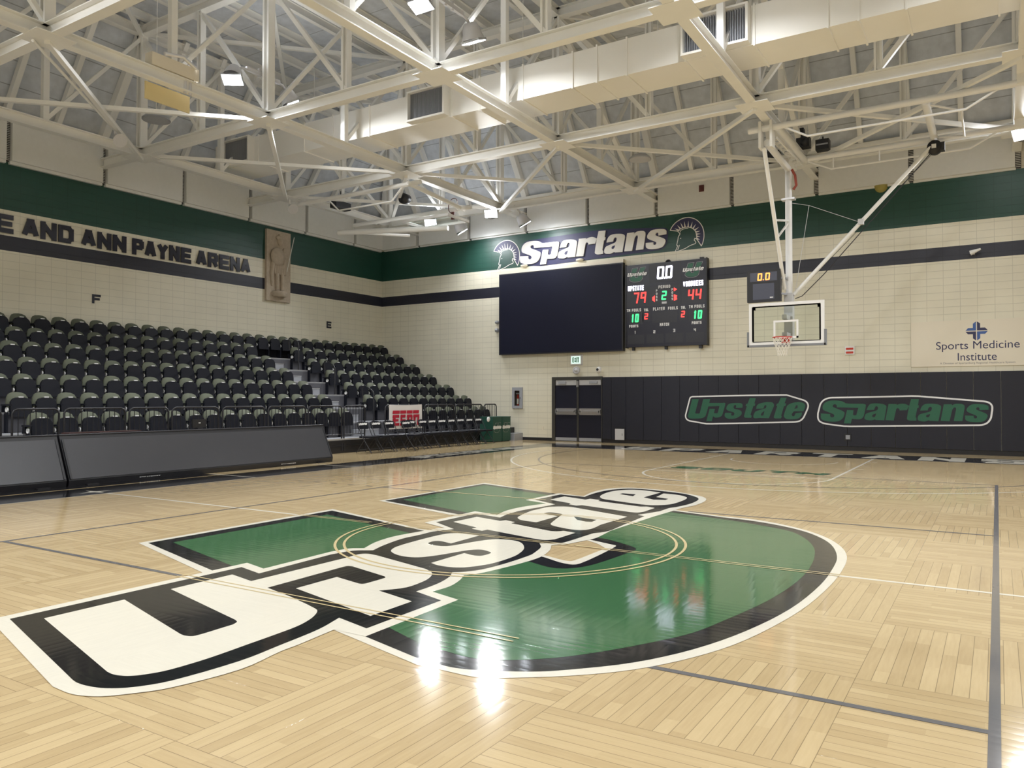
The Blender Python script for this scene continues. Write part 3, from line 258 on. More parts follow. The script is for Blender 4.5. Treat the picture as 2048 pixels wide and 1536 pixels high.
def wall_mat(name,axis):
    m=bpy.data.materials.new(name); m.use_nodes=True; nt=m.node_tree; b=nt.nodes['Principled BSDF']; L=nt.links.new
    tc=NN(nt,'ShaderNodeTexCoord'); sp=NN(nt,'ShaderNodeSeparateXYZ'); L(tc.outputs['Object'],sp.inputs[0]); h=sp.outputs[axis]; z=sp.outputs[2]
    fx=mth(nt,'FRACT',mth(nt,'DIVIDE',h,.4064)); fz=mth(nt,'FRACT',mth(nt,'DIVIDE',z,.2032))
    jx=mth(nt,'LESS_THAN',fx,.026); jz=mth(nt,'LESS_THAN',fz,.052); j=mth(nt,'MAXIMUM',jx,jz)
    rp=NN(nt,'ShaderNodeValToRGB'); rp.color_ramp.interpolation='CONSTANT'; L(mth(nt,'DIVIDE',z,10),rp.inputs[0])
    cream=(.72,.685,.56,1); navy=(.016,.017,.03,1); green=(.012,.062,.045,1); e=rp.color_ramp.elements
    e[0].position=0; e[0].color=cream; e[1].position=.5331; e[1].color=navy
    for p,c in ((.5729,cream),(.6386,green),(.763,(.62,.58,.49,1))): q=e.new(p); q.color=c
    n=NN(nt,'ShaderNodeTexNoise'); n.inputs['Scale'].default_value=1.3; n.inputs['Detail'].default_value=5; L(tc.outputs['Object'],n.inputs['Vector'])
    k=mth(nt,'MULTIPLY',mth(nt,'ADD',.9,mth(nt,'MULTIPLY',n.outputs['Fac'],.2)),mth(nt,'SUBTRACT',1,mth(nt,'MULTIPLY',j,.22)))
    m2=NN(nt,'ShaderNodeMix',data_type='RGBA',blend_type='MULTIPLY'); m2.inputs[0].default_value=1; L(rp.outputs[0],m2.inputs[6]); L(k,m2.inputs[7]); L(m2.outputs[2],b.inputs['Base Color'])
    bp=NN(nt,'ShaderNodeBump'); bp.inputs['Strength'].default_value=.6; bp.inputs['Distance'].default_value=.006; L(mth(nt,'SUBTRACT',1,j),bp.inputs['Height']); L(bp.outputs[0],b.inputs['Normal'])
    b.inputs['Roughness'].default_value=.42; MATS[name]=m; return m
M_WX=wall_mat('painted_block_end',0); M_WY=wall_mat('painted_block_side',1)
def deck_mat(name,slope):
    m=bpy.data.materials.new(name); m.use_nodes=True; nt=m.node_tree; b=nt.nodes['Principled BSDF']; L=nt.links.new
    tc=NN(nt,'ShaderNodeTexCoord'); sp=NN(nt,'ShaderNodeSeparateXYZ'); L(tc.outputs['Object'],sp.inputs[0])
    s=mth(nt,'FRACT',mth(nt,'DIVIDE',sp.outputs[2] if slope else sp.outputs[1],.53 if slope else 1.22)); j=mth(nt,'LESS_THAN',s,.035 if slope else .02)
    if not slope: j=mth(nt,'MAXIMUM',j,mth(nt,'LESS_THAN',mth(nt,'FRACT',mth(nt,'DIVIDE',sp.outputs[0],2.54)),.008))
    n=NN(nt,'ShaderNodeTexNoise'); n.inputs['Scale'].default_value=4; n.inputs['Detail'].default_value=8; L(tc.outputs['Object'],n.inputs['Vector'])
    k=mth(nt,'MULTIPLY',mth(nt,'ADD',.72,mth(nt,'MULTIPLY',n.outputs['Fac'],.5)),mth(nt,'SUBTRACT',1,mth(nt,'MULTIPLY',j,.45)))
    m2=NN(nt,'ShaderNodeMix',data_type='RGBA',blend_type='MULTIPLY'); m2.inputs[0].default_value=1; m2.inputs[6].default_value=(.62,.655,.71,1); L(k,m2.inputs[7]); L(m2.outputs[2],b.inputs['Base Color'])
    b.inputs['Roughness'].default_value=.9; MATS[name]=m; return m
M_DF=deck_mat('roof_deck_flat',0); M_DS=deck_mat('roof_deck_slope',1)
M_STEEL=mat('painted_steel',(.82,.815,.79),.45,noise=.04,nscale=3); M_PANEL=mat('acoustic_fabric',(.73,.735,.72),.85,noise=.04,nscale=8)
M_DUCT=mat('painted_duct',(.84,.825,.78),.4,noise=.03,nscale=2); M_BLACK=mat('black_plastic',(.012,.012,.016),.45); M_DARK=mat('dark_metal',(.02,.02,.026),.4)
M_PAD=mat('vinyl_pad',(.022,.023,.034),.42,spec=.3,noise=.06,nscale=2); M_NAVY=mat('navy_panel',(.010,.010,.022),.35); M_SCREEN=mat('screen_face',(.008,.009,.022),.5,spec=.2)
M_WHITE=mat('white_paint',(.80,.80,.80),.4); M_SILVER=mat('brushed_metal',(.62,.62,.64),.3,.9); M_GREY=mat('grey_metal',(.33,.34,.37),.4); M_LGREY=mat('light_grey',(.55,.55,.57),.4)
M_OLIVE=mat('olive_fabric',(.095,.105,.072),.8,noise=.08,nscale=60); M_SEAT=mat('seat_shell',(.009,.010,.016),.5,spec=.22); M_TAGM=mat('seat_number_plate',(.85,.85,.85),.3)
M_GREEN=mat('green_vinyl',(.016,.11,.062),.4); M_SIGNW=mat('sign_silver',(.78,.76,.72),.35); M_RED=mat('rim_red',(.55,.05,.03),.4); M_NET=mat('net_cord',(.82,.80,.74),.8)
M_GRNBOX=mat('green_cabinet',(.014,.075,.055),.5); M_BANNER=mat('banner_cloth',(.80,.78,.77),.7); M_ESPN=mat('banner_red',(.50,.012,.04),.7); M_CREAM=mat('cream_board',(.74,.68,.56),.35)
M_NAVYT=mat('navy_ink',(.03,.03,.09),.5); M_BLUE=mat('blue_ink',(.05,.11,.33),.5); M_INK=mat('grey_ink',(.22,.2,.2),.6); M_STONE=mat('carved_stone',(.46,.39,.31),.85,noise=.2,nscale=9)
M_LETTER=mat('navy_letter',(.014,.015,.03),.22); M_ALU=mat('aluminium_nosing',(.72,.72,.74),.35,.6); M_RISER=mat('grey_riser',(.10,.10,.115),.6); M_YELL=mat('yellow_plate',(.70,.58,.30),.5)
M_GLASS=bpy.data.materials.new('clear_glass'); M_GLASS.use_nodes=True; _n=M_GLASS.node_tree; _b=_n.nodes['Principled BSDF']; _b.inputs['Base Color'].default_value=(.93,.98,.95,1); _b.inputs['Transmission Weight'].default_value=1; _b.inputs['Roughness'].default_value=0; _b.inputs['IOR'].default_value=1.02; _b.inputs['Specular IOR Level'].default_value=.5
def led(name,c,s): return mat(name,(.02,.02,.02),.5,emit=c,es=s)
L_WHITE=led('led_white',(.82,.80,1),5.0); L_RED=led('led_red',(1,.035,.03),3.2); L_GRN=led('led_green',(.03,.55,.14),3.4); L_AMB=led('led_amber',(1,.33,.06),2.6); L_LAMP=led('lamp_lens',(.88,.93,1),40.0); L_EXIT=led('exit_face',(.75,.95,.85),1.1)
M_TXT=mat('label_white',(.75,.75,.75),.5); M_ARENAW=M_TXT
# ---------------- shell ----------------
fl=MB().box(XL-.3,XR+.3,YB-.3,YW+.3,-.2,0).obj('floor',F_WOOD); struct(fl,'glossy maple parquet basketball court floor','floor')
def paint(name,mb,m,label): o=mb.obj(name,m,fl); o['label']=label; return o
Z=.0005
_FZ={}
def fz(layer):
    if layer not in _FZ: _FZ[layer]=lambda a,b,d: (a,b,Z*layer+d)
    return _FZ[layer]
def rect(mb,x0,x1,y0,y1,l=1): return mb.fl([(x0,y0),(x1,y0),(x1,y1),(x0,y1)],FZ,Z*l)
def arc(mb,cx,cy,r,a0,a1,w,l,n=64):
    P=lambda q,i: (cx+q*math.cos(math.radians(a0+(a1-a0)*i/n)),cy+q*math.sin(math.radians(a0+(a1-a0)*i/n)))
    for i in range(n): mb.fl([P(r-w/2,i),P(r+w/2,i),P(r+w/2,i+1),P(r-w/2,i+1)],FZ,Z*l)
    return mb
b=MB(); rect(b,-8.62,-7.645,-14.3,16.1); rect(b,-8.62,8.6,14.35,16.1); rect(b,7.645,8.6,-14.3,16.1); rect(b,-10.2,-8.70,-3.5,2.9)
paint('boundary_band',b,F_BLACK,'black painted border band around the court')
b=MB()
rect(b,-7.645,-7.62,-14.35,14.35,2); rect(b,7.62,7.645,-14.35,14.35,2); rect(b,-7.62,7.62,14.325,14.35,2)
rect(b,-7.62,-3.30,-.025,.025,2); rect(b,3.33,7.62,-.025,.025,2); rect(b,-2.05,-1.42,-.02,.02,2)
for y in (5.72,2.95): rect(b,-9.0,-7.62,y-.025,y+.025,2)
for s in (-1,1):
    rect(b,s*1.83-.025,s*1.83+.025,8.53,14.33,2); rect(b,s*6.6-.025,s*6.6+.025,12.725+1.35,14.33,2)
    for y in (10.1,11.05,12.1,13.3): rect(b,s*1.95-.1,s*1.95+.1,y-.025,y+.025,2)
rect(b,-1.83,1.83,8.505,8.555,2); arc(b,0,8.53,1.83,180,360,.05,2); 
arc(b,0,12.725,6.735,180-11.6,360+11.6,.05,2,120); arc(b,0,12.725,1.25,180,360,.05,2)
paint('court_lines',b,F_WHITE,'white painted basketball court lines')
b=MB()
for s in (-1,1): rect(b,s*4.475-.025,s*4.475+.025,-9,9,4)
rect(b,-4.475,-1.46,-3.025,-2.975,4); rect(b,1.92,4.475,-3.025,-2.975,4); rect(b,-4.475,-2.95,2.975,3.025,4); rect(b,.95,4.475,2.975,3.025,4); rect(b,-4.475,4.475,8.95,9.0,4)
for i in range(5): rect(b,-4.86-.42*i,-4.70-.42*i,2.98,3.02,4)
arc(b,0,12.725,6.05,180-13,360+13,.045,4,120)
paint('volleyball_lines',b,F_GRAY,'grey painted volleyball court lines')
b=MB(); W_=['S','P','A','R','T','A','N','S']
for c,x in zip(W_,(-5.3,-3.97,-2.62,-1.22,.12,1.49,2.80,4.15)): word(b,c,x,14.52,1.02,1.42,.17,fz(2),disc=0)
b2=MB()
paint('baseline_lettering',b,F_WHITE,'white SPARTANS lettering on the black baseline band')
b=MB(); FSID=lambda a,bb,d: (-8.45-(bb+8.45)+.6*0+.0,a,Z*2)
FSID=lambda a,bb,d: (-(bb+16.4),a,Z*2)
for i,c in enumerate('UPSTATESPARTANS'):
    word(b,c,8.55+.335*i,-8.45,.27,.6,.05,FSID,disc=0)
paint('sideline_lettering',b,F_WHITE,'white UPSTATE SPARTANS lettering on the sideline band')
b=MB(); fs=fz(3); b2=MB()
for c,x in zip('SOUTH',(-1.62,-.95,-.28,.38,1.02)): word(b,c,x-.08,9.22,.56,.55,.085,fs,slant=.25,disc=0); word(b2,c,x-.04,9.19,.56,.55,.085,fz(2),slant=.25,disc=0)
paint('lane_lettering',b,F_GREEN,'green SOUTH lettering inside the lane'); paint('lane_lettering_shadow',b2,F_BLACK,'black drop shadow of the lane lettering')
b=MB(); st=[(-7.95,-.28),(-7.92,-.05),(-7.72,0),(-7.92,.05),(-7.95,.28),(-8.02,.05),(-8.25,0),(-8.02,-.05)]
b.poly(st,fz(3)); paint('scorer_mark',b,F_WHITE,'white four-pointed star mark on the sideline band')
# centre logo, painted in layers
g=MB()
for i,(k,mi) in enumerate((('u_white',0),('u_black',1),('u_green',2),('w_white',0),('w_black',1),('l_Up',0),('l_s',0),('l_t',0),('l_a',0),('l_a_hole',1),('l_t2',0),('l_e',0),('l_e_hole',1))):
    g.poly(FLO[k],fz(5+min(i,5)+(1 if 'hole' in k else 0)),mi)
lo=g.obj('center_logo',[F_WHITE,F_BLACK,F_GREEN],fl); lo['label']='huge green U with white Upstate wordmark painted at centre court'
b=MB()
for r in (1.858,1.765): arc(b,0,0,r,0,360,.028,13,120)
for y in (0,):
    for e in (-.032,.032):
        for x0,x1 in ((-3.27,-2.02),(-1.45,.80),(1.1,3.34)): rect(b,x0,x1,y+e-.009,y+e+.009,13)
for e in (-.035,.035): rect(b,-1.46,1.92,-3+e-.008,-3+e+.008,13)
rect(b,-3.33,-1.25,2.98,3.02,13); rect(b,.8,1.15,-.02,.02,13)
paint('center_circle',b,F_TAN,'cream double outline of centre circle and lines over the logo')
# walls
def wall(name,m,x0,x1,y0,y1,label): return struct(MB().box(x0,x1,y0,y1,0,9.05).obj(name,m),label,'wall')
wall('wall_end',M_WX,XL-.3,XR+.3,YW,YW+.3,'painted block wall behind the basket with green and navy bands')
wall('wall_left',M_WY,XL-.3,XL,YB,YW,'painted block wall behind the bleachers carrying the arena name')
wall('wall_right',M_WY,XR,XR+.3,YB,YW,'painted block side wall out of the picture'); wall('wall_back',M_WX,XL-.3,XR+.3,YB-.3,YB,'painted block wall behind the viewer')
# ceiling: flat deck in the middle, sloped skirts down to the walls
ZX0,ZX1,ZY0,ZY1,ZT,ZE=-15.2,15.06,-15.5,15.5,11.98,9.0
inn=[(ZX0,ZY0,ZT),(ZX1,ZY0,ZT),(ZX1,ZY1,ZT),(ZX0,ZY1,ZT)]; out=[(XL-.02,YB-.02,ZE),(XR+.02,YB-.02,ZE),(XR+.02,YW+.02,ZE),(XL-.02,YW+.02,ZE)]
ce=struct(MB().box(ZX0,ZX1,ZY0,ZY1,ZT,ZT+.12).obj('ceiling',M_DF),'flat grey roof deck above the white steel','ceiling'); slope=[]
for i,nm in enumerate(('over the back wall','over the right wall','over the end wall','over the bleacher wall')):
    j=(i+1)%4; o_=Vector((0,0,.12)); c=MB().add([out[i],out[j],inn[j],inn[i]]+[tuple(Vector(q)+o_) for q in (out[i],out[j],inn[j],inn[i])],[(3,2,1,0),(4,5,6,7),(0,1,5,4),(1,2,6,5),(2,3,7,6),(3,0,4,7)])
    slope.append(struct(c.obj('trim_%d'%(i+3),M_DS),'sloping grey roof deck strip '+nm,'roof slope'))
me_fl=MB().ibeam((0,0,0),(0,31,0),.13,.22,.015).mesh('joist',M_STEEL)
for i in range(24):
    o=bpy.data.objects.new('joist',me_fl); COL.objects.link(o); o.parent=ce; o.location=(-15.0+1.2675*i,-15.5,ZT-.12)
ry=(0,ZY1-.05-YW,ZT-.14-8.96)
for i in range(25):
    x=-15.28+1.2675*i
    if x>9: break
    big=(i%4==0); MB().bar((x,ZY1-.05,ZT-.22),(x,YW-.05,8.9),.20 if big else .13,.24 if big else .18).obj('rafter',M_STEEL,slope[2])
for i in range(17):
    y=-4.8+1.275*i; big=(i%4==0); MB().bar((ZX0+.05,y,ZT-.22),(XL+.05,y,8.9),.20 if big else .13,.24 if big else .18).obj('rafter',M_STEEL,slope[3])
MB().bar((ZX0+.05,ZY1-.05,ZT-.2),(XL+.1,YW-.1,8.95),.2,.26).obj('rafter',M_STEEL,slope[3])
# wall plates above the acoustic panels
struct(MB().box(XL,XL+.22,YB,YW,8.80,8.95).obj('trim_1',M_STEEL),'white ledge along the top of the left wall','ledge'); struct(MB().box(XL,XR,YW-.22,YW,8.80,8.95).obj('trim_2',M_STEEL),'white ledge along the top of the end wall','ledge')
# acoustic panels, with ribbed strips between them
def apanel(nm,x0,x1,side,label):
    m=MB()
    if side=='E': m.box(x0,x1,YW-.17,YW,7.68,8.80).box(x0-.02,x1+.02,YW-.06,YW,7.63,7.68)
    else: m.box(XL,XL+.17,x0,x1,7.68,8.80).box(XL,XL+.10,x0-.02,x1+.02,7.60,7.68)
    return tag(m.obj(nm,M_PANEL),label,'acoustic panel','acoustic panels at the top of the walls')
M_RIB=mat('ribbed_strip',(.05,.045,.05),.7)
k=0
for i in range(9):
    x0=-17.08 if i==0 else -15.25+2.535*(i-1)+.07; x1=-15.25+2.535*i-.07
    apanel('acoustic_panel',x0,x1,'E','beige acoustic panel on the end wall, %s from the left corner'%ORD[i])
    m=MB().box(x1,x1+.14,YW-.03,YW-.005,7.66,8.80); r=m
    o=m.obj('ribbed_strip',[M_RIB,M_PANEL]); tag(o,'dark ribbed joint strip right of the %s end wall panel'%ORD[i],'strip','ribbed strips between panels')
    q=MB()
    for t in range(24): q.box(x1+.01,x1+.13,YW-.045,YW-.03,7.70+.046*t,7.715+.046*t)
    q.obj('rib',M_PANEL,o)
for i in range(7):
    y1=15.65-2.55*(i-1)-.07 if i else 17.28; y0=15.65-2.55*i+.07
    apanel('acoustic_panel',y0,y1,'L','beige acoustic panel on the left wall, %s from the corner'%ORD[i])
    o=MB().box(XL+.005,XL+.03,y0-.14,y0,7.66,8.80).obj('ribbed_strip',M_RIB); tag(o,'dark ribbed joint strip left of the %s left wall panel'%ORD[i],'strip','ribbed strips between panels')
    q=MB()
    for t in range(24): q.box(XL+.03,XL+.045,y0-.13,y0-.01,7.70+.046*t,7.715+.046*t)
    q.obj('rib',M_PANEL,o)
# ---------------- roof trusses ----------------
XN=[-15.28+5.07*k for k in range(6)]; YN=[-4.8+5.1*k for k in range(5)]; ZB,ZTC=8.22,11.56
dsc={0.3:'nearest the viewer',5.4:'carrying the lamp arms',10.5:'just behind the air duct',15.6:'next to the end wall'}
for y in YN[1:]:
    t=thing('roof_truss','white steel roof truss running across the hall, %s'%dsc[round(y,1)],'truss',(0,y,8.1),0,'roof trusses across the hall')
    xs=[XN[0]+2.535*i for i in range(11)]; X0,X1=XL+.05,xs[-1]
    MB().ibeam((X0,0,ZB-8.1),(X1,0,ZB-8.1),.21,.25).obj('bottom_chord',M_STEEL,t); MB().ibeam((xs[0],0,ZTC-8.1),(X1,0,ZTC-8.1),.21,.25).obj('top_chord',M_STEEL,t)
    for i,x in enumerate(xs):
        w=.2 if i%2==0 else .15
        MB().bar((x-w*.38,0,.24),(x-w*.38,0,ZTC-8.22),w*.3,w).bar((x+w*.38,0,.24),(x+w*.38,0,ZTC-8.22),w*.3,w).bar((x,0,.24),(x,0,ZTC-8.22),w*.5,.02,(0,1,0)).obj('vertical',M_STEEL,t)
        if i%2==0: MB().box(x-.36,x+.36,-.36,.36,-.015,.0).obj('gusset_plate',M_STEEL,t)
    for i in range(10):
        a,bq=(xs[i],xs[i+1]) if xs[i]<-.1 else (xs[i+1],xs[i])
        MB().bar((a,0,ZTC-8.24),(bq,0,.26),.11,.10).obj('diagonal',M_STEEL,t)
yd=[15.6-2.55*i for i in range(9)]
cdsc=['nearest the bleacher wall','second from the bleacher wall','third from the bleacher wall','over the middle of the court','right of the basket','farthest right']
for xi,x in enumerate(XN):
    t=thing('roof_truss','white steel roof truss running toward the end wall, %s'%cdsc[xi],'truss',(x,0,8.1),0,'roof trusses along the hall')
    MB().ibeam((0,-4.9,ZB-8.1),(0,YW-.05,ZB-8.1),.21,.25).obj('bottom_chord',M_STEEL,t); MB().ibeam((0,-4.9,ZTC-8.1),(0,15.6,ZTC-8.1),.21,.25).obj('top_chord',M_STEEL,t)
    for i in (1,3,5,7): MB().bar((0,yd[i],.24),(0,yd[i],ZTC-8.22),.14,.14).obj('vertical',M_STEEL,t)
    MB().bar((0,10.5,ZTC-8.24),(0,15.6,.26),.13,.12).obj('diagonal',M_STEEL,t)
    for i in range(8):
        a,bq=(yd[i],yd[i+1]) if yd[i]>.4 else (yd[i+1],yd[i]); MB().bar((0,a,ZTC-8.24),(0,bq,.26),.10,.09).obj('diagonal',M_STEEL,t)
def brace(nm,p,q,label): tag(MB().bar(p,q,.10,.09).obj(nm,M_STEEL),label,'brace','flat bracing rods between the roof trusses')
bay=['nearest','second','third','fourth','last']
for lev,zz,ln in ((0,8.14,'lower'),(1,11.5,'upper')):
    n=0
    for i in range(3):
        y0,y1=YN[i+1],YN[i+2]
        brace('bracing_rod',(XN[0],y0,zz+.02),(XN[1],y1,zz+.02),'%s white brace by the bleacher wall, %s bay, leaning toward the end wall'%(ln,bay[i]))
        brace('bracing_rod',(XN[0],y1,zz-.08),(XN[1],y0,zz-.08),'%s white brace by the bleacher wall, %s bay, leaning toward the viewer'%(ln,bay[i]))
    for i in range(1,5):
        brace('bracing_rod',(XN[i],10.5,zz+.02),(XN[i+1],15.6,zz+.02),'%s white brace by the end wall, %s bay from left, running right'%(ln,bay[i-1]))
        brace('bracing_rod',(XN[i],15.6,zz-.08),(XN[i+1],10.5,zz-.08),'%s white brace by the end wall, %s bay from left, running left'%(ln,bay[i-1]))
# ---------------- air duct ----------------
d=thing('air_duct','long cream rectangular air duct with three dark grilles under the roof','duct',(0,9.03,8.6))
DX0,DX1=-16.2,9.5
MB().box(DX0,DX1,-.57,.57,0,.8).obj('duct_body',M_DUCT,d)
for x in (-14.2,-12.26,-11.13,-9.78,-7.04,-6.19,-4.95,-3.63,-3.02,-2.3,-.97,.45,1.83,2.37,3.17,4.6,6.2,7.8):
    MB().box(x-.018,x+.018,-.60,.60,-.03,.83).obj('seam_flange',M_DUCT,d)
for x0,x1 in ((-15.6,-14.4),(-8.32,-7.12),(-1.0,.38)):
    g=MB().box(x0,x1,-.80,-.57,.02,.07).box(x0,x1,-.80,-.57,.76,.80).box(x0,x0+.04,-.80,-.57,.07,.76).box(x1-.05,x1,-.80,-.57,.07,.76).obj('grille_frame',M_DUCT,d)
    m=MB().box(x0+.04,x1-.05,-.62,-.58,.07,.76); 
    for i in range(26): xx=x0+.06+(x1-x0-.13)*i/25; m.box(xx-.006,xx+.006,-.70,-.62,.07,.76)
    m.obj('grille',M_GREY,g)
for x in (-13,-9,-5.6,-2,2,5): MB().tube([(x,.5,.8),(x,.5,3.0)],.012,6).obj('hanger_rod',M_STEEL,d)
# ---------------- flood lamps ----------------
SPREAD=138
def lamp(p,aim,arm,label,watts=1.0):
    t=thing('flood_lamp',label,'lamp',p,0,'flood lamps on the roof steel'); R=Vector(aim).to_track_quat('-Z','Y').to_matrix().to_4x4()
    def tf(mb): mb.v=[tuple(R@Vector(v)) for v in mb.v]; return mb
    h=MB(); h.lathe((0,0,0),[(.0,.34),(.14,.33),(.19,.22),(.21,.1),(.24,.02),(.24,0)],18); tf(h).obj('housing',M_LGREY,t)
    r=MB().box(-.23,.23,-.16,.16,-.05,.0); tf(r).obj('reflector',M_SILVER,t)
    l=MB().box(-.21,.21,-.14,.14,-.06,-.05); tf(l).obj('lens',L_LAMP,t)
    e=MB().tube([tuple(R@Vector((0,0,.3))),(arm[0]*.5,arm[1]*.5,.35),arm],.03,8); e.obj('arm',M_LGREY,t)
    la=bpy.data.lights.new('flood_light','AREA'); la.shape='RECTANGLE'; la.size=.42; la.size_y=.28; la.spread=math.radians(SPREAD); la.energy=LAMP_W*watts; la.color=(.96,.98,1.0)
    lo=bpy.data.objects.new('flood_light',la); COL.objects.link(lo); lo.parent=t; lo.matrix_local=R@Matrix.Translation((0,0,-.08))
    lb_=bpy.data.lights.new('added_uplight','AREA'); lb_.size=.3; lb_.energy=LAMP_W*watts*.07; lb_.color=(.92,.96,1.0)  # weak upward light added above each lamp to brighten the roof
    l2=bpy.data.objects.new('added_uplight',lb_); COL.objects.link(l2); l2.parent=t; l2.matrix_local=Matrix.Translation((0,0,.36))@Matrix.Rotation(math.pi,4,'X')
rows=[]
k=0
names={(-10.4,5.4):'over the bleacher side',(-4.87,5.4):'near the middle of the ceiling',(.2,5.4):'above the right edge of the picture',(4.75,5.4):'above the picture on the right',(9.9,5.4):'far right of the hall'}
for (x,y) in [(-10.4,5.4),(-4.87,5.4),(.2,5.4),(4.75,5.4),(9.9,5.4),(-10.4,-4.8),(-4.87,-4.8),(4.75,-4.8),(9.9,-4.8),(-10.4,-12.5),(-2.0,-12.5),(7.0,-12.5)]:
    z=8.9 if x<-8 else 9.14
    nm={-2.0:'of mid court',7.0:'of the right side',-10.4:'over the bleacher side',-4.87:'at the middle of the ceiling',.2:'over mid court',4.75:'right of mid court',9.9:'far right'}[x]
    row={5.4:'',-4.8:', second row back',-12.5:', rearmost row'}[y]
    ax={-10.4:.3,-4.87:.0,4.75:-.0,9.9:-.35}.get(x,0); wt={(-10.4,5.4):1.3,(-4.87,5.4):.95,(.2,5.4):.5,(4.75,5.4):.4,(9.9,5.4):1.1,(-10.4,-4.8):1.3,(-4.87,-4.8):.6,(4.75,-4.8):.16,(9.9,-4.8):.6}.get((x,y),1.2)
    lamp((x,y-.88,z),(ax,-.42,-1),(0,.55,.38),'lit lamp, near end of arm %s%s'%(nm,row),wt); lamp((x,y+.88,z),(ax,.42,-1),(0,-.55,.38),'lit lamp, far end of arm %s%s'%(nm,row),wt)
    ar=tag(MB().bar((x,y-.5,z+.38),(x,y+.5,z+.38),.07,.09).bar((x,y-.12,z+.30),(x,y-.12,z+.50),.05,.05).bar((x,y+.12,z+.30),(x,y+.12,z+.50),.05,.05).obj('lamp_arm',M_LGREY),'grey arm %s holding two lamps%s'%(nm,row),'bracket','lamp arms')
for (p,aim,arm,lb) in [((-13.1,15.4,8.0),(.5,-1.0,-1),(0,.2,.2),'very bright flood lamp above the left wall corner'),((-12.2,16.1,7.72),(.4,.5,-1),(-.1,-.5,.55),'small lit lamp tilted to the wall left of the helmet sign'),((-10.45,15.4,8.0),(.5,-1.0,-1),(0,.2,.2),'very bright flood lamp above the large blank screen'),((-9.5,16.1,7.68),(.4,.5,-1),(-.1,-.5,.55),'small lit lamp tilted to the wall above the helmet sign'),
    ((5.1,15.4,8.0),(-.3,-1.0,-1),(0,.2,.2),'flood lamp above the right end of the end wall'),((9.9,15.4,8.0),(-.3,-1,-1),(0,.2,.2),'flood lamp at the far right of the end wall')]: lamp(p,aim,arm,lb,.25 if aim[1]>0 else 1.3)
# ---------------- bleachers ----------------
DH=lambda k:.40+.413*k
DXF=lambda k:-11.0-.838*k
BY0,BY1=-6.0,17.3
AY0,AY1=9.93,11.42
RN=['front row','second row','third row','fourth row','fifth row','sixth row','top row']
for k in range(7):
    t=thing('bleacher_row','dark stepped deck of the bleacher carrying the %s of seats'%RN[k],'bleacher',(0,0,0),0,'bleacher decks along the left wall')
    x1=DXF(k); x0=DXF(k+1)-.0 if k<6 else XL+.01; zl=DH(k)-.413 if k else .0
    MB().box(x0,x1,BY0,BY1,DH(k)-.04,DH(k)).obj('deck',M_GREY,t)
    MB().box(x1-.03,x1,BY0,BY1,zl+.005,DH(k)-.04).obj('riser',M_RISER if k else M_BLACK,t)
    MB().box(x1-.05,x1+.012,BY0,BY1,DH(k)-.012,DH(k)+.006).obj('nosing',M_ALU,t)
    MB().box(x0,x1-.03,BY1-.03,BY1,.0,DH(k)-.045).obj('end_panel',M_BLACK,t)
    if k==0: MB().box(x1,x1+.012,BY0,BY1,.20,.212).obj('skirt_rail',M_DARK,t)
    if k==6: MB().box(XL+.01,XL+.04,BY0,BY1,DH(6),DH(6)+.62).obj('back_board',M_BLACK,t)
for n,(y0,y1,nm) in enumerate(((AY0,AY1-.1,'right'),(-.55,.75,'left'))):
    for k in range(6):
        t=thing('aisle_step','grey half step in the %s aisle, %s from the floor'%(nm,ORD[k]),'step',(DXF(k+1),y0+.02,DH(k)+.006),0,'half steps in the bleacher aisles')
        MB().box(.015,.36,0,.83,0,.20).obj('block',M_GREY,t); MB().box(.32,.372,0,.83,.188,.206).obj('step_nosing',M_ALU,t)
# the seat: folded shell in front, olive back behind, end standard with arm
def make_seat(label):
    t=thing('stadium_seat',label,'seat',(0,0,0),0,'black folding stadium seats')
    prof=[(-.205,0),(-.215,.17),(-.2,.30),(-.16,.37),(-.09,.405),(0,.415),(.09,.405),(.16,.37),(.2,.30),(.215,.17),(.205,0)]
    b=MB()  # backrest: curved shell at rear, local +x faces the court
    n=len(prof)
    def sh(px,dz,dx,s=1.0): return [(px-.05*(abs(a)/.2)**2*-1+dx,a*s,.42+h*s+dz) for a,h in prof]
    A=sh(-.12,.0,0); B=[(x-.055,y,z) for x,y,z in A]
    b.add(A+B,[tuple(range(n)),tuple(range(2*n-1,n-1,-1))]+[(i,n+i,n+(i+1)%n,(i+1)%n) for i in range(n)],True)
    b.obj('backrest',M_OLIVE,t)
    s=MB(); q=[(-.2,0),(-.21,.2),(-.195,.31),(-.15,.37),(-.08,.395),(0,.40),(.08,.395),(.15,.37),(.195,.31),(.21,.2),(.2,0)]
    A=[(.11-.10*h,a,.325+h*1.0) for a,h in q]; B=[(x-.06,y,z) for x,y,z in A]
    s.add(A+B,[tuple(range(n)),tuple(range(2*n-1,n-1,-1))]+[(i,n+i,n+(i+1)%n,(i+1)%n) for i in range(n)],False)
    st=s.obj('folded_seat',M_SEAT,t)
    MB().box(.046,.080,-.045,.045,.720,.740).obj('number_plate',M_TAGM,st)
    a=MB(); a.box(-.13,.06,-.272,-.238,.0,.42).box(-.17,.2,-.278,-.232,.55,.585).bar((-.10,-.255,.40),(-.08,-.255,.56),.034,.08)
    a.obj('arm_standard',M_SEAT,t)
    MB().lathe((0.02,-.238,.47),[(.0,.015),(.04,.015),(.052,0),(.052,-.02)],10,'y').obj('hinge_cap',M_WHITE,t)
    return t
seat0=None
def place_seat(x,y,z,label):
    global seat0
    if seat0 is None: seat0=make_seat(label); seat0.location=(x,y,z+.006); return seat0
    return dup(seat0,(x,y,z+.006),0,label)
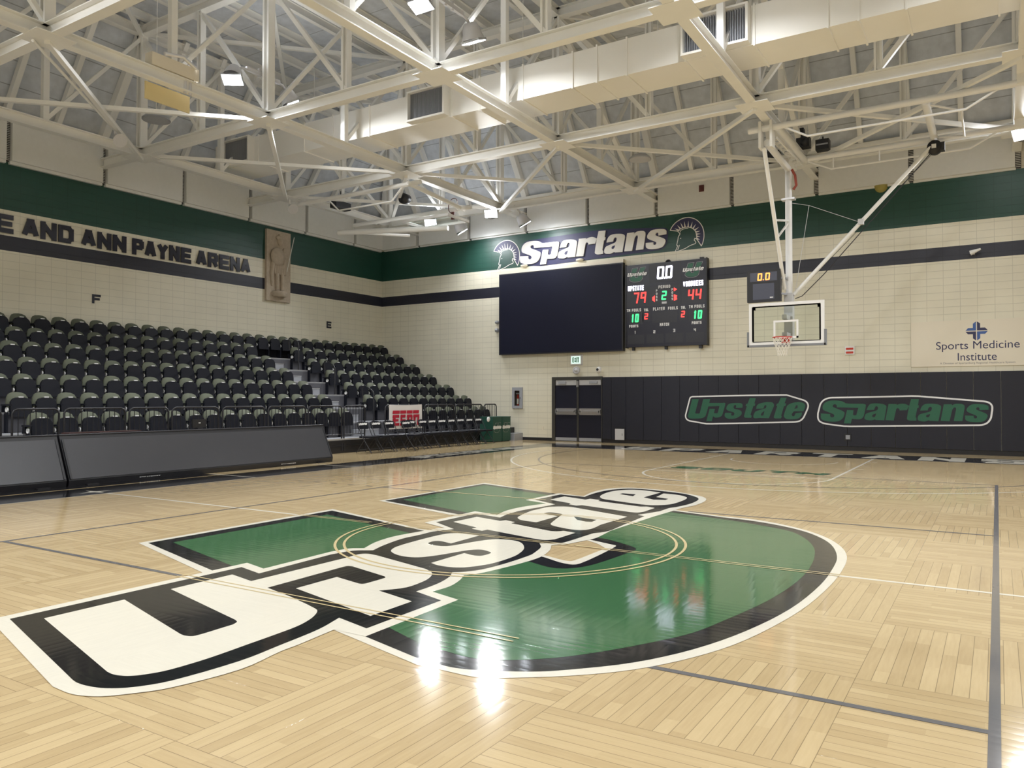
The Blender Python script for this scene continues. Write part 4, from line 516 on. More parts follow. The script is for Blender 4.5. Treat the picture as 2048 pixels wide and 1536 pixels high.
for k in range(6):
    x=-11.80-.838*k; 
    for i in range(18): place_seat(x,9.69-.507*i,DH(k),'black folded stadium seat, %s, %s to the left of the aisle stairs'%(RN[k],ORD[i]))
    if k==0: ys=[17.05-.539*i for i in range(10)][::-1]
    else: ys=[11.66+.539*i for i in range(11)]
    for i,y in enumerate(ys): place_seat(x,y,DH(k),'black folded stadium seat, %s, %s to the right of the aisle stairs'%(RN[k],ORD[i]))
for i in range(30): place_seat(-11.80-.838*6,17.05-.517*i,DH(6),'black folded stadium seat in the unbroken top row, %s from its right end'%ORD[i])
# aisle hand rails beside the stairs
for i,k in enumerate((1,3,5)):
    x=DXF(k)-.2; z=DH(k); t=thing('aisle_handrail','black looped aisle handrail, %s up the stairs'%ORD[i],'handrail',(x,AY1-.25,z),0,'aisle handrails')
    MB().tube([(0,0,0),(0,0,.85),(-.04,0,.94),(-.12,.02,.98),(-.42,.05,1.12),(-.5,.05,1.1),(-.53,.05,1.0),(-.5,.05,.72)],.022,8).obj('rail',M_BLACK,t)
    MB().lathe((0,0,0),[(.05,0),(.05,.015),(.025,.02)],10).obj('base_plate',M_BLACK,t)
# front guard rails
gy=[(-2.4,-1.2),(-1.1,-.02),(.17,1.02),(1.12,2.38),(2.47,3.38),(3.47,4.68),(4.80,6.03),(6.15,7.39),(7.49,8.73),(8.82,9.66),(10.55,12.33),(12.43,14.0),(14.1,15.7),(15.83,16.62)]
ri=0
for a,c in gy:
    nm='black barred guard rail panel, %s along the front of the stand'%ORD[ri]; ri+=1
    t=thing('guard_rail',nm,'railing',(-11.02,a,DH(0)),0,'guard rail panels on the bleacher front'); w=c-a; r=.09
    MB().tube([(0,0,-.30),(0,0,.92-r),(0,.03,.92-.03),(0,r,.92),(0,w-r,.92),(0,w-.03,.89),(0,w,.92-r),(0,w,-.30)],.021,8).tube([(0,0,.12),(0,w,.12)],.016,6).obj('frame',M_BLACK,t)
    nb=max(3,int(w/.105))
    me=MB().tube([(0,0,.12),(0,0,.91)],.0085,5,cap=False).mesh('picket',M_BLACK)
    for j in range(1,nb):
        o=bpy.data.objects.new('picket',me); COL.objects.link(o); o.parent=t; o.location=(0,w*j/nb,0)
    MB().box(.0,.035,-.03,.03,-.34,-.12).box(.0,.035,w-.03,w+.03,-.34,-.12).obj('bracket',M_DARK,t)
# banner on the rail
e=thing('network_banner','white cloth banner with red ESPN lettering hung on the guard rail','banner',(0,0,0))
ya,yb,zt,zb=10.66,12.22,1.34,.60; m=MB(); N=24
for i in range(N+1):
    y=ya+(yb-ya)*i/N; w=.012*math.sin(i*1.1)+.006*math.sin(i*2.7)
    for j,z in enumerate((zt,zt-.25,zt-.5,zb)): m.v.append((-10.965+w*j/3,y,z-(.02*math.sin(math.pi*i/N) if j==0 else 0)))
for i in range(N):
    for j in range(3): m.f.append([i*4+j,i*4+j+1,i*4+j+5,i*4+j+4]); m.sm.append(True); m.mi.append(0)
cl=m.obj('cloth',M_BANNER,e); q=MB(); fn=lambda a,bb,dd:(-10.945+dd,10.80+a,.70+bb)
def rc(x0,x1,z0,z1): q.poly([(x0,z0),(x1,z0),(x1+ (z1-z0)*.1,z1),(x0+(z1-z0)*.1,z1)],fn)
# E S P N block letters, upper strip split off by a thin white line
for x0,x1 in ((0,.32),(.345,.63),(.655,.93),(.955,1.25)): rc(x0,x1,.36,.46)
rc(0,.12,.0,.33); rc(.0,.30,.24,.33); rc(0,.30,.0,.08); rc(.0,.27,.13,.20)
rc(.36,.60,.24,.33); rc(.36,.60,.12,.19); rc(.50,.60,.0,.16); rc(.33,.60,.0,.07); rc(.36,.44,.15,.3)
rc(.66,.76,.0,.33); rc(.66,.92,.24,.33); rc(.85,.93,.14,.3); rc(.66,.92,.11,.18)
rc(.97,1.07,.0,.33); rc(.97,1.2,.24,.33); rc(1.16,1.25,.0,.33)
q.obj('lettering',M_ESPN,cl)
# ---------------- scorer's display tables ----------------
def table(y0,y1,label):
    t=thing('display_table',label,'table',(0,0,0),0,"slanted display tables on the sideline"); m=MB()
    pr=[(-9.12,.0),(-9.10,.10),(-9.42,.82),(-9.44,.86),(-9.52,.89),(-9.62,.885),(-9.62,.0)]
    n=len(pr); m.add([(x,y0,z) for x,z in pr]+[(x,y1,z) for x,z in pr],[tuple(range(n)),tuple(range(2*n-1,n-1,-1))]+[(i,n+i,n+(i+1)%n,(i+1)%n) for i in range(n)]); m.obj('cabinet',M_BLACK,t)
    a=Vector((-9.105,0,.12));b_=Vector((-9.415,0,.80)); d=(b_-a); nrm=Vector((d.z,0,-d.x)).normalized()*.012
    p=[a+d*.0+nrm,a+d+nrm]
    MB().add([(p[0].x,y0+.03,p[0].z),(p[0].x,y1-.03,p[0].z),(p[1].x,y1-.03,p[1].z),(p[1].x,y0+.03,p[1].z),(a.x-.02,y0+.03,a.z),(a.x-.02,y1-.03,a.z),(b_.x-.02,y1-.03,b_.z),(b_.x-.02,y0+.03,b_.z)],[(0,1,2,3),(0,4,5,1),(1,5,6,2),(2,6,7,3),(3,7,4,0)]).obj('display_face',M_TABLE,t)
    MB().tube([(-9.45,y0,.875),(-9.45,y1,.875)],.018,8).obj('edge_trim',M_DARK,t)
    for y in (y0+.035,y1-.035): MB().bar((p[0].x+.004,y,p[0].z),(p[1].x+.004,y,p[1].z),.035,.014,(1,0,0)).obj('side_trim',M_DARK,t)
    for yc in (y0+(y1-y0)*.24,y0+(y1-y0)*.78):
        q=MB(); word(q,'DAKTRONICS',yc-.2,.045,.42,.05,.006,lambda a_,bb,dd:(-9.108+dd,a_,bb),disc=0); q.obj('maker_lettering',M_TXT,t)
    for y in (y0+.4,y1-.4): MB().box(-9.13,-9.05,y-.1,y+.1,0,.02).obj('foot',M_BLACK,t)
    return t
M_TABLE=mat('display_face',(.055,.056,.066),.30,noise=.05,nscale=6)
table(.19,6.47,'long slanted grey display table at the right, seam at its left end'); table(-6.1,.15,'slanted display table at the left edge catching pale light')
mo=thing('monitor','small dark monitor standing on the display table','monitor',(-9.58,3.1,.885)); MB().box(-.02,.02,-.16,.16,.03,.2).obj('screen',M_BLACK,mo); MB().box(-.06,.06,-.06,.06,0,.03).obj('stand',M_DARK,mo); MB().box(.02,.024,-.02,.03,.12,.14).obj('logo',M_TXT,mo)
tag(MB().box(-9.95,-9.7,.5,1.9,.86,.9).box(-9.9,-9.75,.55,.6,0,.86).box(-9.9,-9.75,1.8,1.85,0,.86).obj('side_table',mat('dark_wood',(.06,.025,.025),.5)),'low brown table behind the left end of the display table','table')
# ---------------- team bench of folding chairs ----------------
def make_chair(label):
    t=thing('folding_chair',label,'chair',(0,0,0),0,'team bench folding chairs')
    for s in (-1,1):
        MB().tube([(.33,s*.21,.012),(-.05,s*.21,.50),(-.22,s*.20,.86)],.013,7).obj('leg',M_DARK,t)
        MB().tube([(-.26,s*.185,.012),(.10,s*.185,.44)],.012,7).obj('leg',M_DARK,t)
    MB().box(-.14,.27,-.20,.20,.42,.47).obj('seat',M_SEAT,t)
    MB().tube([(.24,-.21,.12),(.24,.21,.12)],.009,6).obj('stretcher',M_DARK,t); MB().tube([(-.2,-.185,.08),(-.2,.185,.08)],.009,6).obj('stretcher',M_DARK,t)
    b=MB(); n=8
    for j,(x,z) in enumerate(((-.168,.66),(-.215,.845),(-.225,.88),(-.25,.875),(-.235,.83),(-.19,.66))):
        for i in range(n+1): y=-.2+.4*i/n; b.v.append((x-.03*(1-(y/.2)**2),y,z-(.035*(abs(y)/.2)**3 if j in(2,3) else 0)))
    for j in range(6):
        for i in range(n): b.f.append([j*(n+1)+i,j*(n+1)+i+1,((j+1)%6)*(n+1)+i+1,((j+1)%6)*(n+1)+i]); b.sm.append(False); b.mi.append(0)
    bk=b.obj('backrest',M_SEAT,t)
    q=MB(); fn=lambda a_,bb,dd:(-.176-.254*bb*.8-.0+.010-.03*(1-(a_/.2)**2),a_,.71+bb)
    m2=MB()
    for k in ('l_Up','l_s','l_t','l_a','l_t2','l_e'):
        pts=[((p[1]*.034),(.085-p[0]*.034)) for p in FLO[k]]; m2.poly(pts[::2],fn); m2.stroke(pts[::3],.006,fn,disc=5)
    m2.obj('lettering',M_WHITE,bk)
    return t
ch0=None
for i,y in enumerate((9.21,9.72,10.25,10.73,11.27,11.83,12.37,12.84,13.32,13.90,14.38,14.86)):
    lb='black padded folding chair with white Upstate lettering, %s from the left'%ORD[i]; x=-10.45+(.28 if i==3 else .03*((i*7)%3-1))
    if ch0 is None: ch0=make_chair(lb); ch0.location=(x,y,0)
    else: dup(ch0,(x,y,0),random.uniform(-.06,.06),lb)
# green team boxes
for i,(y0,y1) in enumerate(((15.50,16.08),(16.12,16.66))):
    t=thing('equipment_box','dark green box with round U logo, %s'%('left of the pair beside the chairs' if i==0 else 'right of the pair near the wall'),'box',(-10.7,(y0+y1)/2,0),0,'green boxes at the end of the bench'); w=(y1-y0)/2
    MB().box(-.27,.27,-w,w,.02,.86).obj('body',M_GRNBOX,t); MB().box(-.28,.28,-w-.01,w+.01,.86,.885).obj('lid',M_GRNBOX,t); MB().box(-.24,.24,-w+.03,w-.03,0,.02).obj('base',M_BLACK,t)
    q=MB(); fn=lambda a,bb,dd:(.275+dd,a,bb); sc=.052
    for j,(k,mi) in enumerate((('u_white',0),('u_black',1),('u_green',2),('w_white',0))): q.poly([((p[1]-.4)*sc,.50-p[0]*sc) for p in FLO[k]],lambda a,bb,dd,j=j:(.275+.001*j,a,bb),mi)
    q.obj('logo',[M_WHITE,M_BLACK,M_GRNBOX],t)
tag(MB().box(-11.0,-10.38,16.85,17.44,0,.26).obj('step_block',M_GREY),'low grey step block in the corner by the end wall','step')
tag(MB().box(-11.3,-10.75,16.9,17.44,.261,.46).obj('step_block',M_BLACK),'upper black step on the grey corner step block','step')
sp=MB().lathe((0,0,0),[(.0,.02),(.07,.02),(.09,.0),(.09,-.02)],14,'x').obj('disc_sign',M_WHITE); tag(sp,'small white round disc at the end of the chair row','sign'); sp.location=(-10.55,15.42,.80)
# ---------------- end wall objects ----------------
pe=[-7.14]+[-6.90+.64*i for i in range(33)]
pe=[-7.14,-6.79]+[-6.25+.6375*i for i in range(34)]
for i in range(len(pe)-1):
    if pe[i]>11: break
    o=MB().box(pe[i]+.006,pe[i+1]-.006,YW-.055,YW,.13,2.27)
    tag(o.obj('safety_pad',M_PAD),'charcoal wall pad beneath the end wall, %s from the door'%ORD[i],'pad','charcoal wall pads')
struct(MB().box(-7.14,XR,YW-.03,YW-.003,0,.125).box(XL,-9.15,YW-.02,YW-.003,0,.11).obj('baseboard_end',M_BLACK),'black baseboard along the end wall','baseboard')
# pad lettering
def layered(polys,holes,y,mats,nm,lab,cat,dark,white):
    q=MB(); F=[FE(y-.002*i) for i in range(4)]
    for p in polys: q.poly(p,F[0]); q.stroke(p,white,F[0],disc=8)
    for p in polys: q.poly(p,F[1],1); q.stroke(p,dark,F[1],disc=8,mi=1)
    for p in polys: q.poly(p,F[2],2)
    for p in holes: q.poly(p,F[3],1)
    return tag(q.obj(nm,mats),lab,cat)
fp=YW-.057; s=.379
P1=[[( -4.06+(p[1]+4.69)*s, 1.095-p[0]*s) for p in FLO[k]] for k in ('l_Up','l_s','l_t','l_a','l_t2','l_e')]; H1=[[( -4.06+(p[1]+4.69)*s, 1.095-p[0]*s) for p in FLO[k]] for k in ('l_a_hole','l_e_hole')]
layered(P1,H1,fp,[M_WHITE,M_PAD,M_GREEN],'pad_lettering','green Upstate lettering outlined white on the charcoal wall pads','lettering',.06,.105)
s=.749; SK=('Sp','a','r','t','a2','n','s')
P2=[[( .03+(p[0]+10.485)*s, .80+(p[1]-6.42)*s) for p in SGN[k]] for k in SK]; H2=[[( .03+(p[0]+10.485)*s, .80+(p[1]-6.42)*s) for p in SGN[k]] for k in ('a_hole','a2_hole')]
layered(P2,H2,fp,[M_WHITE,M_PAD,M_GREEN],'pad_lettering','green Spartans lettering outlined white on the charcoal wall pads','lettering',.06,.105)
# Spartans sign
t=thing('lettering_sign','raised silver Spartans lettering on the green band above the screen','sign',(0,YW,0)); f2=FE(-.004)
q=MB()
F_=lambda a,b_,d:f2(a,b_,.004)
for k in SK: q.poly(SGN[k],F_); q.stroke(SGN[k],.05,F_,disc=8)
q.obj('backing',M_NAVYT,t); q=MB()
F_=lambda a,b_,d:f2(a,b_,d)
for k in SK: q.fl(SGN[k],F_,.046,0,.04)
l=q.obj('letters',M_SIGNW,t); q=MB()
F_=lambda a,b_,d:f2(a,b_,.048)
for k in ('a_hole','a2_hole'): q.poly(SGN[k],F_)
q.obj('counter',M_NAVYT,l)
def helmet(dx,dz,label):
    t=thing('helmet_emblem',label,'emblem',(dx,YW,dz),0,'helmet emblems on the green band'); f=FE(-.004)
    MB().poly(HLM['crest'],lambda a,b_,d:f(a,b_,.003)).poly(HLM['face'],lambda a,b_,d:f(a,b_,.0025),1).obj('backing',[M_NAVYT,mat('emblem_green',(.012,.055,.042),.4)],t)
    q=MB(); g=lambda a,b_,d:f(a,b_,.006)
    q.stroke(HLM['crest'],.013,g); q.stroke(HLM['face'],.012,g); q.stroke(HLM['brow'],.010,g,closed=False); q.stroke(HLM['mouth'],.013,g,closed=False); q.poly(HLM['eye'],g)
    sp=HLM['spikes']
    for i in range(0,len(sp),2):
        a=Vector(sp[i]);bq=Vector(sp[i+1]); d=(bq-a).normalized(); p=Vector((-d.y,d.x))*.026; q.poly([tuple(a-p),tuple(a+p),tuple(bq)],g)
    q.obj('outline',M_SIGNW,t)
helmet(0,0,'white outlined crested helmet emblem right of the Spartans lettering'); helmet(-7.005,0.0,'white outlined crested helmet emblem left of the Spartans lettering')
# video screen and scoreboard
t=thing('video_screen','large blank dark navy video screen on the end wall','screen',(0,YW,0))
MB().box(-11.31,-6.29,-.20,-.0,3.15,6.17).obj('cabinet',M_DARK,t); MB().box(-11.27,-6.33,-.206,-.20,3.19,6.13).obj('display',M_SCREEN,t); MB().box(-11.2,-6.3,-.14,0,6.18,6.30).obj('mounting_ledge',M_CREAM,t)
t=thing('scoreboard','lit electronic scoreboard reading 79 to 44 beside the blank screen','scoreboard',(0,YW,0)); f3=FE(-.2)
bd=MB().box(-6.18,-3.38,-.2,0,3.26,6.04).obj('cabinet',M_NAVY,t)
MB().box(-6.2,-6.16,-.215,0,3.24,6.06).box(-3.40,-3.36,-.215,0,3.24,6.06).obj('edge_frame',M_BLACK,t)
MB().box(-5.98,-5.9,-.15,-.05,3.15,3.26).box(-4.82,-4.74,-.15,-.05,3.15,3.26).box(-3.66,-3.56,-.15,-.05,3.15,3.26).box(-3.62,-3.5,-.15,-.05,6.04,6.1).obj('bracket',M_BLACK,t)
MB().lathe((-4.7,-.1,6.06),[(0,.07),(.06,.06),(.1,.0)],12).obj('horn',M_DARK,t)
pn=MB()
for x,z,w,h in ((-4.79,5.70,1.12,.62),(-5.76,4.93,.82,.62),(-3.82,4.92,.80,.58),(-4.795,4.93,1.12,.66),(-4.795,4.225,.86,.37),(-5.80,4.24,.5,.42),(-5.44,4.28,.26,.34),(-3.70,4.24,.52,.42),(-4.16,4.28,.26,.34),(-5.81,3.52,.6,.31),(-5.13,3.52,.6,.31),(-4.46,3.52,.6,.31),(-3.77,3.52,.6,.31)): pn.box(x-w/2,x+w/2,-.203,-.2,z-h/2,z+h/2)
pn.obj('display_window',mat('display_window',(.018,.018,.026),.4),bd)
g=lambda a,b_,d:f3(a,b_,.008)
def sbw(nm,txt,cx,cz,w,h,tk,m,sl=0,par=t,sp=.3,disc=0):
    q=MB(); word(q,txt,cx-w/2-sl*h/2,cz-h/2,w,h,tk,g,sp=sp,slant=sl,disc=disc); o=q.obj(nm,m,par)
    return o
sbw('team_name','UPSTATE',-5.81,5.25,.57,.17,.017,L_WHITE); sbw('team_name','VOORHEES',-3.82,5.26,.67,.17,.017,L_WHITE)
q=MB(); word(q,'0',-5.06,5.49,.235,.42,.032,g,slant=.06,disc=6); word(q,'0',-4.77,5.49,.235,.42,.032,g,slant=.06,disc=6); q.poly([(-4.805,5.49),(-4.765,5.49),(-4.765,5.55),(-4.805,5.55)],g); q.obj('clock_digits',L_WHITE,t)
sbw('score_digits','79',-5.67,4.91,.44,.38,.025,L_RED,.1); sbw('score_digits','44',-3.77,4.90,.44,.36,.025,L_RED,.1)
sbw('period_digit','2',-4.81,4.94,.17,.30,.026,L_GRN,.1,disc=6)
sbw('foul_digits','10',-5.84,4.24,.27,.28,.026,L_GRN,.08,disc=6); sbw('foul_digits','10',-3.67,4.24,.28,.28,.026,L_GRN,.08,disc=6)
sbw('timeout_digit','2',-5.44,4.28,.125,.21,.018,L_RED,.08,disc=6); sbw('timeout_digit','2',-4.165,4.28,.125,.21,.018,L_RED,.08,disc=6)
for tx,cx,cz,w,h in (('PERIOD',-4.80,5.228,.41,.10),('TM FOULS',-5.885,4.51,.52,.10),('TM FOULS',-3.707,4.507,.52,.10),('TOL',-5.44,4.495,.16,.09),('TOL',-4.154,4.498,.155,.09),('PLAYER',-4.993,4.506,.41,.11),('FOULS',-4.508,4.50,.335,.10),('POINTS',-5.89,3.972,.33,.09),('POINTS',-3.71,3.981,.325,.09),('MATCH',-4.80,3.978,.32,.10),('1',-5.84,3.76,.05,.10),('2',-5.155,3.751,.07,.10),('3',-4.466,3.763,.07,.10),('4',-3.768,3.752,.07,.10)):
    sbw('caption',tx,cx,cz,w,h,.0105,M_TXT)
for cx in (-5.068,-4.526):
    for j,c in enumerate('POSS'): sbw('caption',c,cx,5.113-.103*j,.05,.075,.009,M_TXT)
for pts in ([(-5.13,4.96),(-5.13,4.74),(-5.22,4.80),(-5.22,4.9)],[(-4.47,5.17),(-4.36,5.11),(-4.47,5.05)],[(-4.47,4.95),(-4.36,4.90),(-4.38,4.84),(-4.36,4.78),(-4.47,4.735)]): MB().poly(pts,g).obj('possession_arrow',L_RED,t)
MB().poly([(-4.89,4.665),(-4.72,4.665),(-4.72,4.735),(-4.89,4.735)],g).obj('caption_plate',M_LGREY,t)
for cx,cz in ((-5.76,5.70),(-3.815,5.70)):
    q=MB(); s=.0735
    for j,(k,mi) in enumerate((('u_white',0),('u_black',1),('u_green',2))): q.poly([(cx+(p[1]-.15)*s*(1.0 if j else 1.0),cz-p[0]*s) for p in FLO[k]],lambda a,b_,d,j=j:f3(a,b_,.006+.0012*j),mi)
    q.poly([(cx+(p[1]-.15)*s,cz-p[0]*s) for p in FLO['w_black']],lambda a,b_,d:f3(a,b_,.0105),1)
    F_=lambda a,b_,d:f3(a,b_,.0118)
    for k in ('l_Up','l_s','l_t','l_a','l_t2','l_e'): q.poly([(cx+(p[1]-.15)*s,cz-p[0]*s) for p in FLO[k]],F_,3)
    q.obj('team_logo',[M_LGREY,M_NAVY,M_GREEN,M_WHITE],t)
# exit sign, horn, camera dome, extinguisher cabinet, outlet, alarm, small wall things
t=thing('exit_sign','lit green and white EXIT sign above the double door','sign',(-8.155,YW,2.895)); MB().box(-.21,.21,-.07,0,-.16,.16).obj('housing',M_WHITE,t); MB().box(-.185,.185,-.074,-.07,-.135,.135).obj('face',L_EXIT,t)
q=MB(); word(q,'EXIT',-.13,-.09,.26,.18,.017,FE(-.078),disc=0); q.obj('lettering',mat('exit_green',(.01,.16,.06),.5),t); MB().box(-.24,.24,-.02,0,-.19,.19).obj('back_plate',M_LGREY,t)
tag(MB().lathe((-8.15,YW-.0,2.53),[(.0,-.10),(.04,-.11),(.05,-.06),(.09,-.05),(.13,-.07),(.135,0)],18,'y').obj('horn_speaker',M_LGREY),'round grey horn speaker below the EXIT sign','speaker')
t=thing('security_camera','white dome camera with black lens right of the horn speaker','camera',(-7.28,YW,2.53)); MB().lathe((0,0,0),[(.0,-.11),(.06,-.1),(.1,-.04),(.11,0)],16,'y').obj('housing',M_WHITE,t); MB().ell((-.015,-.10,.01),.05,.03,.05).obj('lens',M_BLACK,t)
t=thing('extinguisher_cabinet','grey framed wall cabinet with glass holding a fire extinguisher','cabinet',(-10.6,YW,1.55))
MB().box(-.22,.22,-.06,0,.27,.39).box(-.22,.22,-.06,0,-.39,-.29).box(-.22,-.12,-.06,0,-.29,.27).box(.10,.22,-.06,0,-.29,.27).obj('frame',M_GREY,t); MB().box(-.12,.10,-.012,-.004,-.29,.27).obj('back_panel',mat('brown_interior',(.06,.035,.03),.7),t); MB().box(-.12,.10,-.05,-.046,-.29,.27).obj('glass',M_GLASS,t); MB().box(.12,.15,-.075,-.06,-.03,.03).obj('handle',M_SILVER,t)
x=thing('fire_extinguisher','red fire extinguisher with pale label inside the wall cabinet','extinguisher',(-10.58,YW-.03,1.27)); MB().lathe((0,0,0),[(.0,0),(.014,0),(.015,.02),(.015,.33),(.012,.38),(.006,.40),(.006,.43)],12).obj('cylinder',mat('extinguisher_red',(.45,.03,.02),.4),x); MB().box(-.013,.013,-.017,-.014,.05,.25).obj('label_sheet',M_WHITE,x); MB().box(-.03,.02,-.008,.008,.42,.46).obj('valve',M_SILVER,x)
for v in x.children: v.scale=(2.6,.9,1)
tag(MB().box(-9.56,-9.50,YW-.012,YW,.39,.51).obj('outlet_plate',M_CREAM),'pale outlet cover low on the wall left of the door','outlet')
t=thing('access_box','pale metal access box set low in the charcoal pads','box',(-6.47,YW-.055,.30)); MB().box(-.17,.17,-.03,.0,-.19,.19).obj('cover',M_LGREY,t); MB().box(-.19,.19,-.012,.0,-.2,.24).obj('frame',M_BLACK,t); MB().box(.08,.11,-.04,-.03,-.04,.04).obj('latch',M_GREY,t)
t=thing('pad_outlet','small black outlet box low on the charcoal pads','outlet',(.765,YW-.055,.40)); MB().box(-.10,.10,-.02,0,-.10,.10).obj('frame',M_BLACK,t); MB().box(-.045,.07,-.026,-.02,-.06,.06).obj('cover',M_GREY,t)
t=thing('fire_alarm','white and red fire alarm strobe right of the backboard','alarm',(.84,YW,2.94)); MB().box(-.13,.13,-.05,0,-.12,.12).obj('housing',M_WHITE,t); MB().box(-.10,.10,-.056,-.05,.02,.08).box(-.10,.10,-.056,-.05,-.09,-.03).obj('strobe',M_RED,t)
t=thing('bracket_camera','small white bracket camera on the navy band at right','camera',(4.0,YW,5.48)); MB().tube([(0,0,0),(0,-.15,0),(-.08,-.2,.0)],.025,8).obj('arm',M_WHITE,t); MB().tube([(-.08,-.2,0),(.16,-.25,.08)],[.07,.025],10).obj('body',M_WHITE,t)
tag(MB().box(-3.62,-3.46,YW-.2,YW-.17,8.21,8.42).obj('alarm_box',mat('dark_red',(.09,.015,.012),.5)),'small dark red box on the acoustic panel above the scoreboard','box')
tag(MB().box(-14.62,-14.46,YW-.2,YW-.17,8.2,8.34).obj('alarm_box',M_BLACK),'small black box on the acoustic panel near the corner','box')
tag(MB().lathe((1.71,YW-.0,7.66),[(.0,-.17),(.1,-.15),(.17,-.08),(.18,0)],14,'y').obj('alarm_bell',mat('dull_yellow',(.35,.30,.08),.5)),'dull yellow dome at the bottom edge of the acoustic panels','bell')
for x,lb in ((-8.0,'small pale wall light under the middle of the Spartans lettering'),(-10.3,'small pale wall light under the S of the Spartans lettering')): tag(MB().ell((x,YW-.06,6.44),.16,.06,.05).obj('small_light',M_CREAM),lb,'light')
tag(MB().lathe((-11.5,YW-.0,4.4),[(.0,-.14),(.05,-.12),(.07,0)],12,'y').lathe((-11.5,YW,4.1),[(.0,-.14),(.07,-.1),(.08,0)],12,'y').obj('round_sensor',M_GREY),'two grey round sensors on the wall left of the screen','sensor')
# sponsor board
t=thing('sponsor_board','cream Sports Medicine Institute board with blue cross on the wall','sign',(0,YW,0)); MB().box(2.45,6.6,-.03,0,2.42,3.68).obj('board',M_CREAM,t); f4=FE(-.032)
for tx,x,z,w,h,m in (('Sports Medicine',3.07,2.82,1.95,.28,M_NAVYT),('Institute',3.59,2.57,.91,.21,M_NAVYT),('A Division of Spartanburg Regional Healthcare System',3.16,2.465,1.76,.065,M_INK)):
    vs,fs=font(tx,x,z,w,h,f4,0,0); MB().add(vs,fs).obj('lettering',m,t)
cx,cz=4.04,3.37; q=MB()
for sx,sz,mi in ((-1,1,0),(1,-1,0),(1,1,1),(-1,-1,1)):
    q.poly([(cx+sx*a,cz+sz*c_) for a,c_ in ((.012,.012),(.012,.26),(.085,.20),(.085,.085),(.20,.085),(.26,.012))],lambda a,b_,d:f4(a,b_,.001),mi)
q.obj('cross_emblem',[M_BLUE,M_NAVYT],t)
# double door
M_DOOR=mat('door_navy',(.014,.015,.028),.4,spec=.3)
d=struct(MB().box(-9.13,-9.0,-.06,0,0,2.30).box(-7.17,-7.14,-.06,0,0,2.30).box(-9.0,-7.17,-.06,0,2.19,2.30).box(-8.125,-8.055,-.05,0,0,2.19).obj('door_1',mat('door_frame',(.045,.043,.038),.45)),'dark steel double door frame with centre post in the end wall','door'); d.location=(0,YW,0)
for x0,x1,hx in ((-8.995,-8.13,1),(-8.05,-7.175,-1)):
    lf=MB().box(x0,x1,-.035,0,.02,2.185).obj('door_leaf',M_DOOR,d)
    MB().box(x0+.02,x1-.02,-.05,-.035,.95,1.18).box(x0+.05,x1-.05,-.10,-.05,1.04,1.10).box(x0+.02,x0+.09,-.10,-.05,1.0,1.14).box(x1-.09,x1-.02,-.10,-.05,1.0,1.14).obj('push_bar',M_SILVER,lf)
    MB().box(x0+.02,x1-.02,-.045,-.035,2.0,2.18).obj('closer_plate',M_ALU,lf); MB().box(x0+.14 if hx>0 else x1-.44,x0+.44 if hx>0 else x1-.14,-.10,-.045,2.05,2.13).obj('door_closer',M_GREY,lf); MB().box(x0+.01,x1-.01,-.045,-.035,.03,.14).obj('kick_plate',M_GREY,lf)
MB().box(-8.13,-8.05,-.09,-.05,1.93,2.15).obj('latch_plate',M_SILVER,d)
# ---------------- left wall lettering and relief ----------------
t=thing('arena_lettering','large raised navy letters AND ANN PAYNE ARENA on the left wall','lettering',(XL,0,0)); f5=FL(0); f5b=FL(XL)
def blk(txt,y0,w):
    wd=[1.0]*len(txt); n=len(txt); lw=w/(n+.12*(n-1)); 
    for i,c in enumerate(txt):
        q=MB()
        word(q,c,y0+i*lw*1.12,5.80,lw,.48,.062,f5,z=.045,disc=0,depth=.044)
        q.obj('letter',M_LETTER,t)
for tx,y0,w in (('E',2.66,.42),('AND',3.30,1.34),('ANN',4.86,1.32),('PAYNE',6.37,1.98),('ARENA',8.54,2.12)): blk(tx,y0,w)
for c,y,lb in (('F',5.19,'small navy letter F on the left wall'),('E',14.28,'small navy letter E on the left wall near the corner')):
    q=MB(); word(q,c,y,4.22,.25,.26,.034,f5b,z=.012,disc=0,depth=.01); tag(q.obj('section_letter',M_LETTER),lb,'letter')
t=thing('relief_panel','tan stone relief of a standing soldier with shield and spear','sculpture',(XL,11.85,0))
MB().box(0,.10,-.54,.54,4.97,7.48).obj('slab',M_STONE,t)
q=MB(); q.ell((.12,.03,7.10),.10,.10,.15).ell((.12,-.02,7.23),.06,.13,.09).box(.08,.16,-.03,.03,7.2,7.36)
q.ell((.12,-.02,6.55),.12,.27,.33).ell((.17,-.12,6.55),.10,.30,.32).ell((.12,.22,6.65),.07,.09,.26).ell((.13,.24,6.35),.06,.07,.2)
m_=[]
for i in range(7): y=-.20+.07*i; q.tube([(.13,y+.02,6.30),(.14,y*1.15+.02,5.93)],.045,7)
for y in (-.10,.13): q.tube([(.12,y,5.95),(.13,y+.01,5.62),(.12,y-.01,5.35)],[.085,.07,.05],9).ell((.16,y,5.33),.1,.06,.05)
q.tube([(.11,-.27,6.35),(.10,-.33,5.9),(.10,-.30,5.5)],[.09,.08,.05],8)
q.obj('figure',M_STONE,t); MB().lathe((.06,0,5.12),[(.0,.2),(.30,.2),(.33,.16),(.27,.1),(.30,.02),(.0,0)],16).obj('pedestal',M_STONE,t)
MB().tube([(.2,.28,6.05),(.17,.645,7.36)],.014,6).obj('spear',M_SIGNW,t)
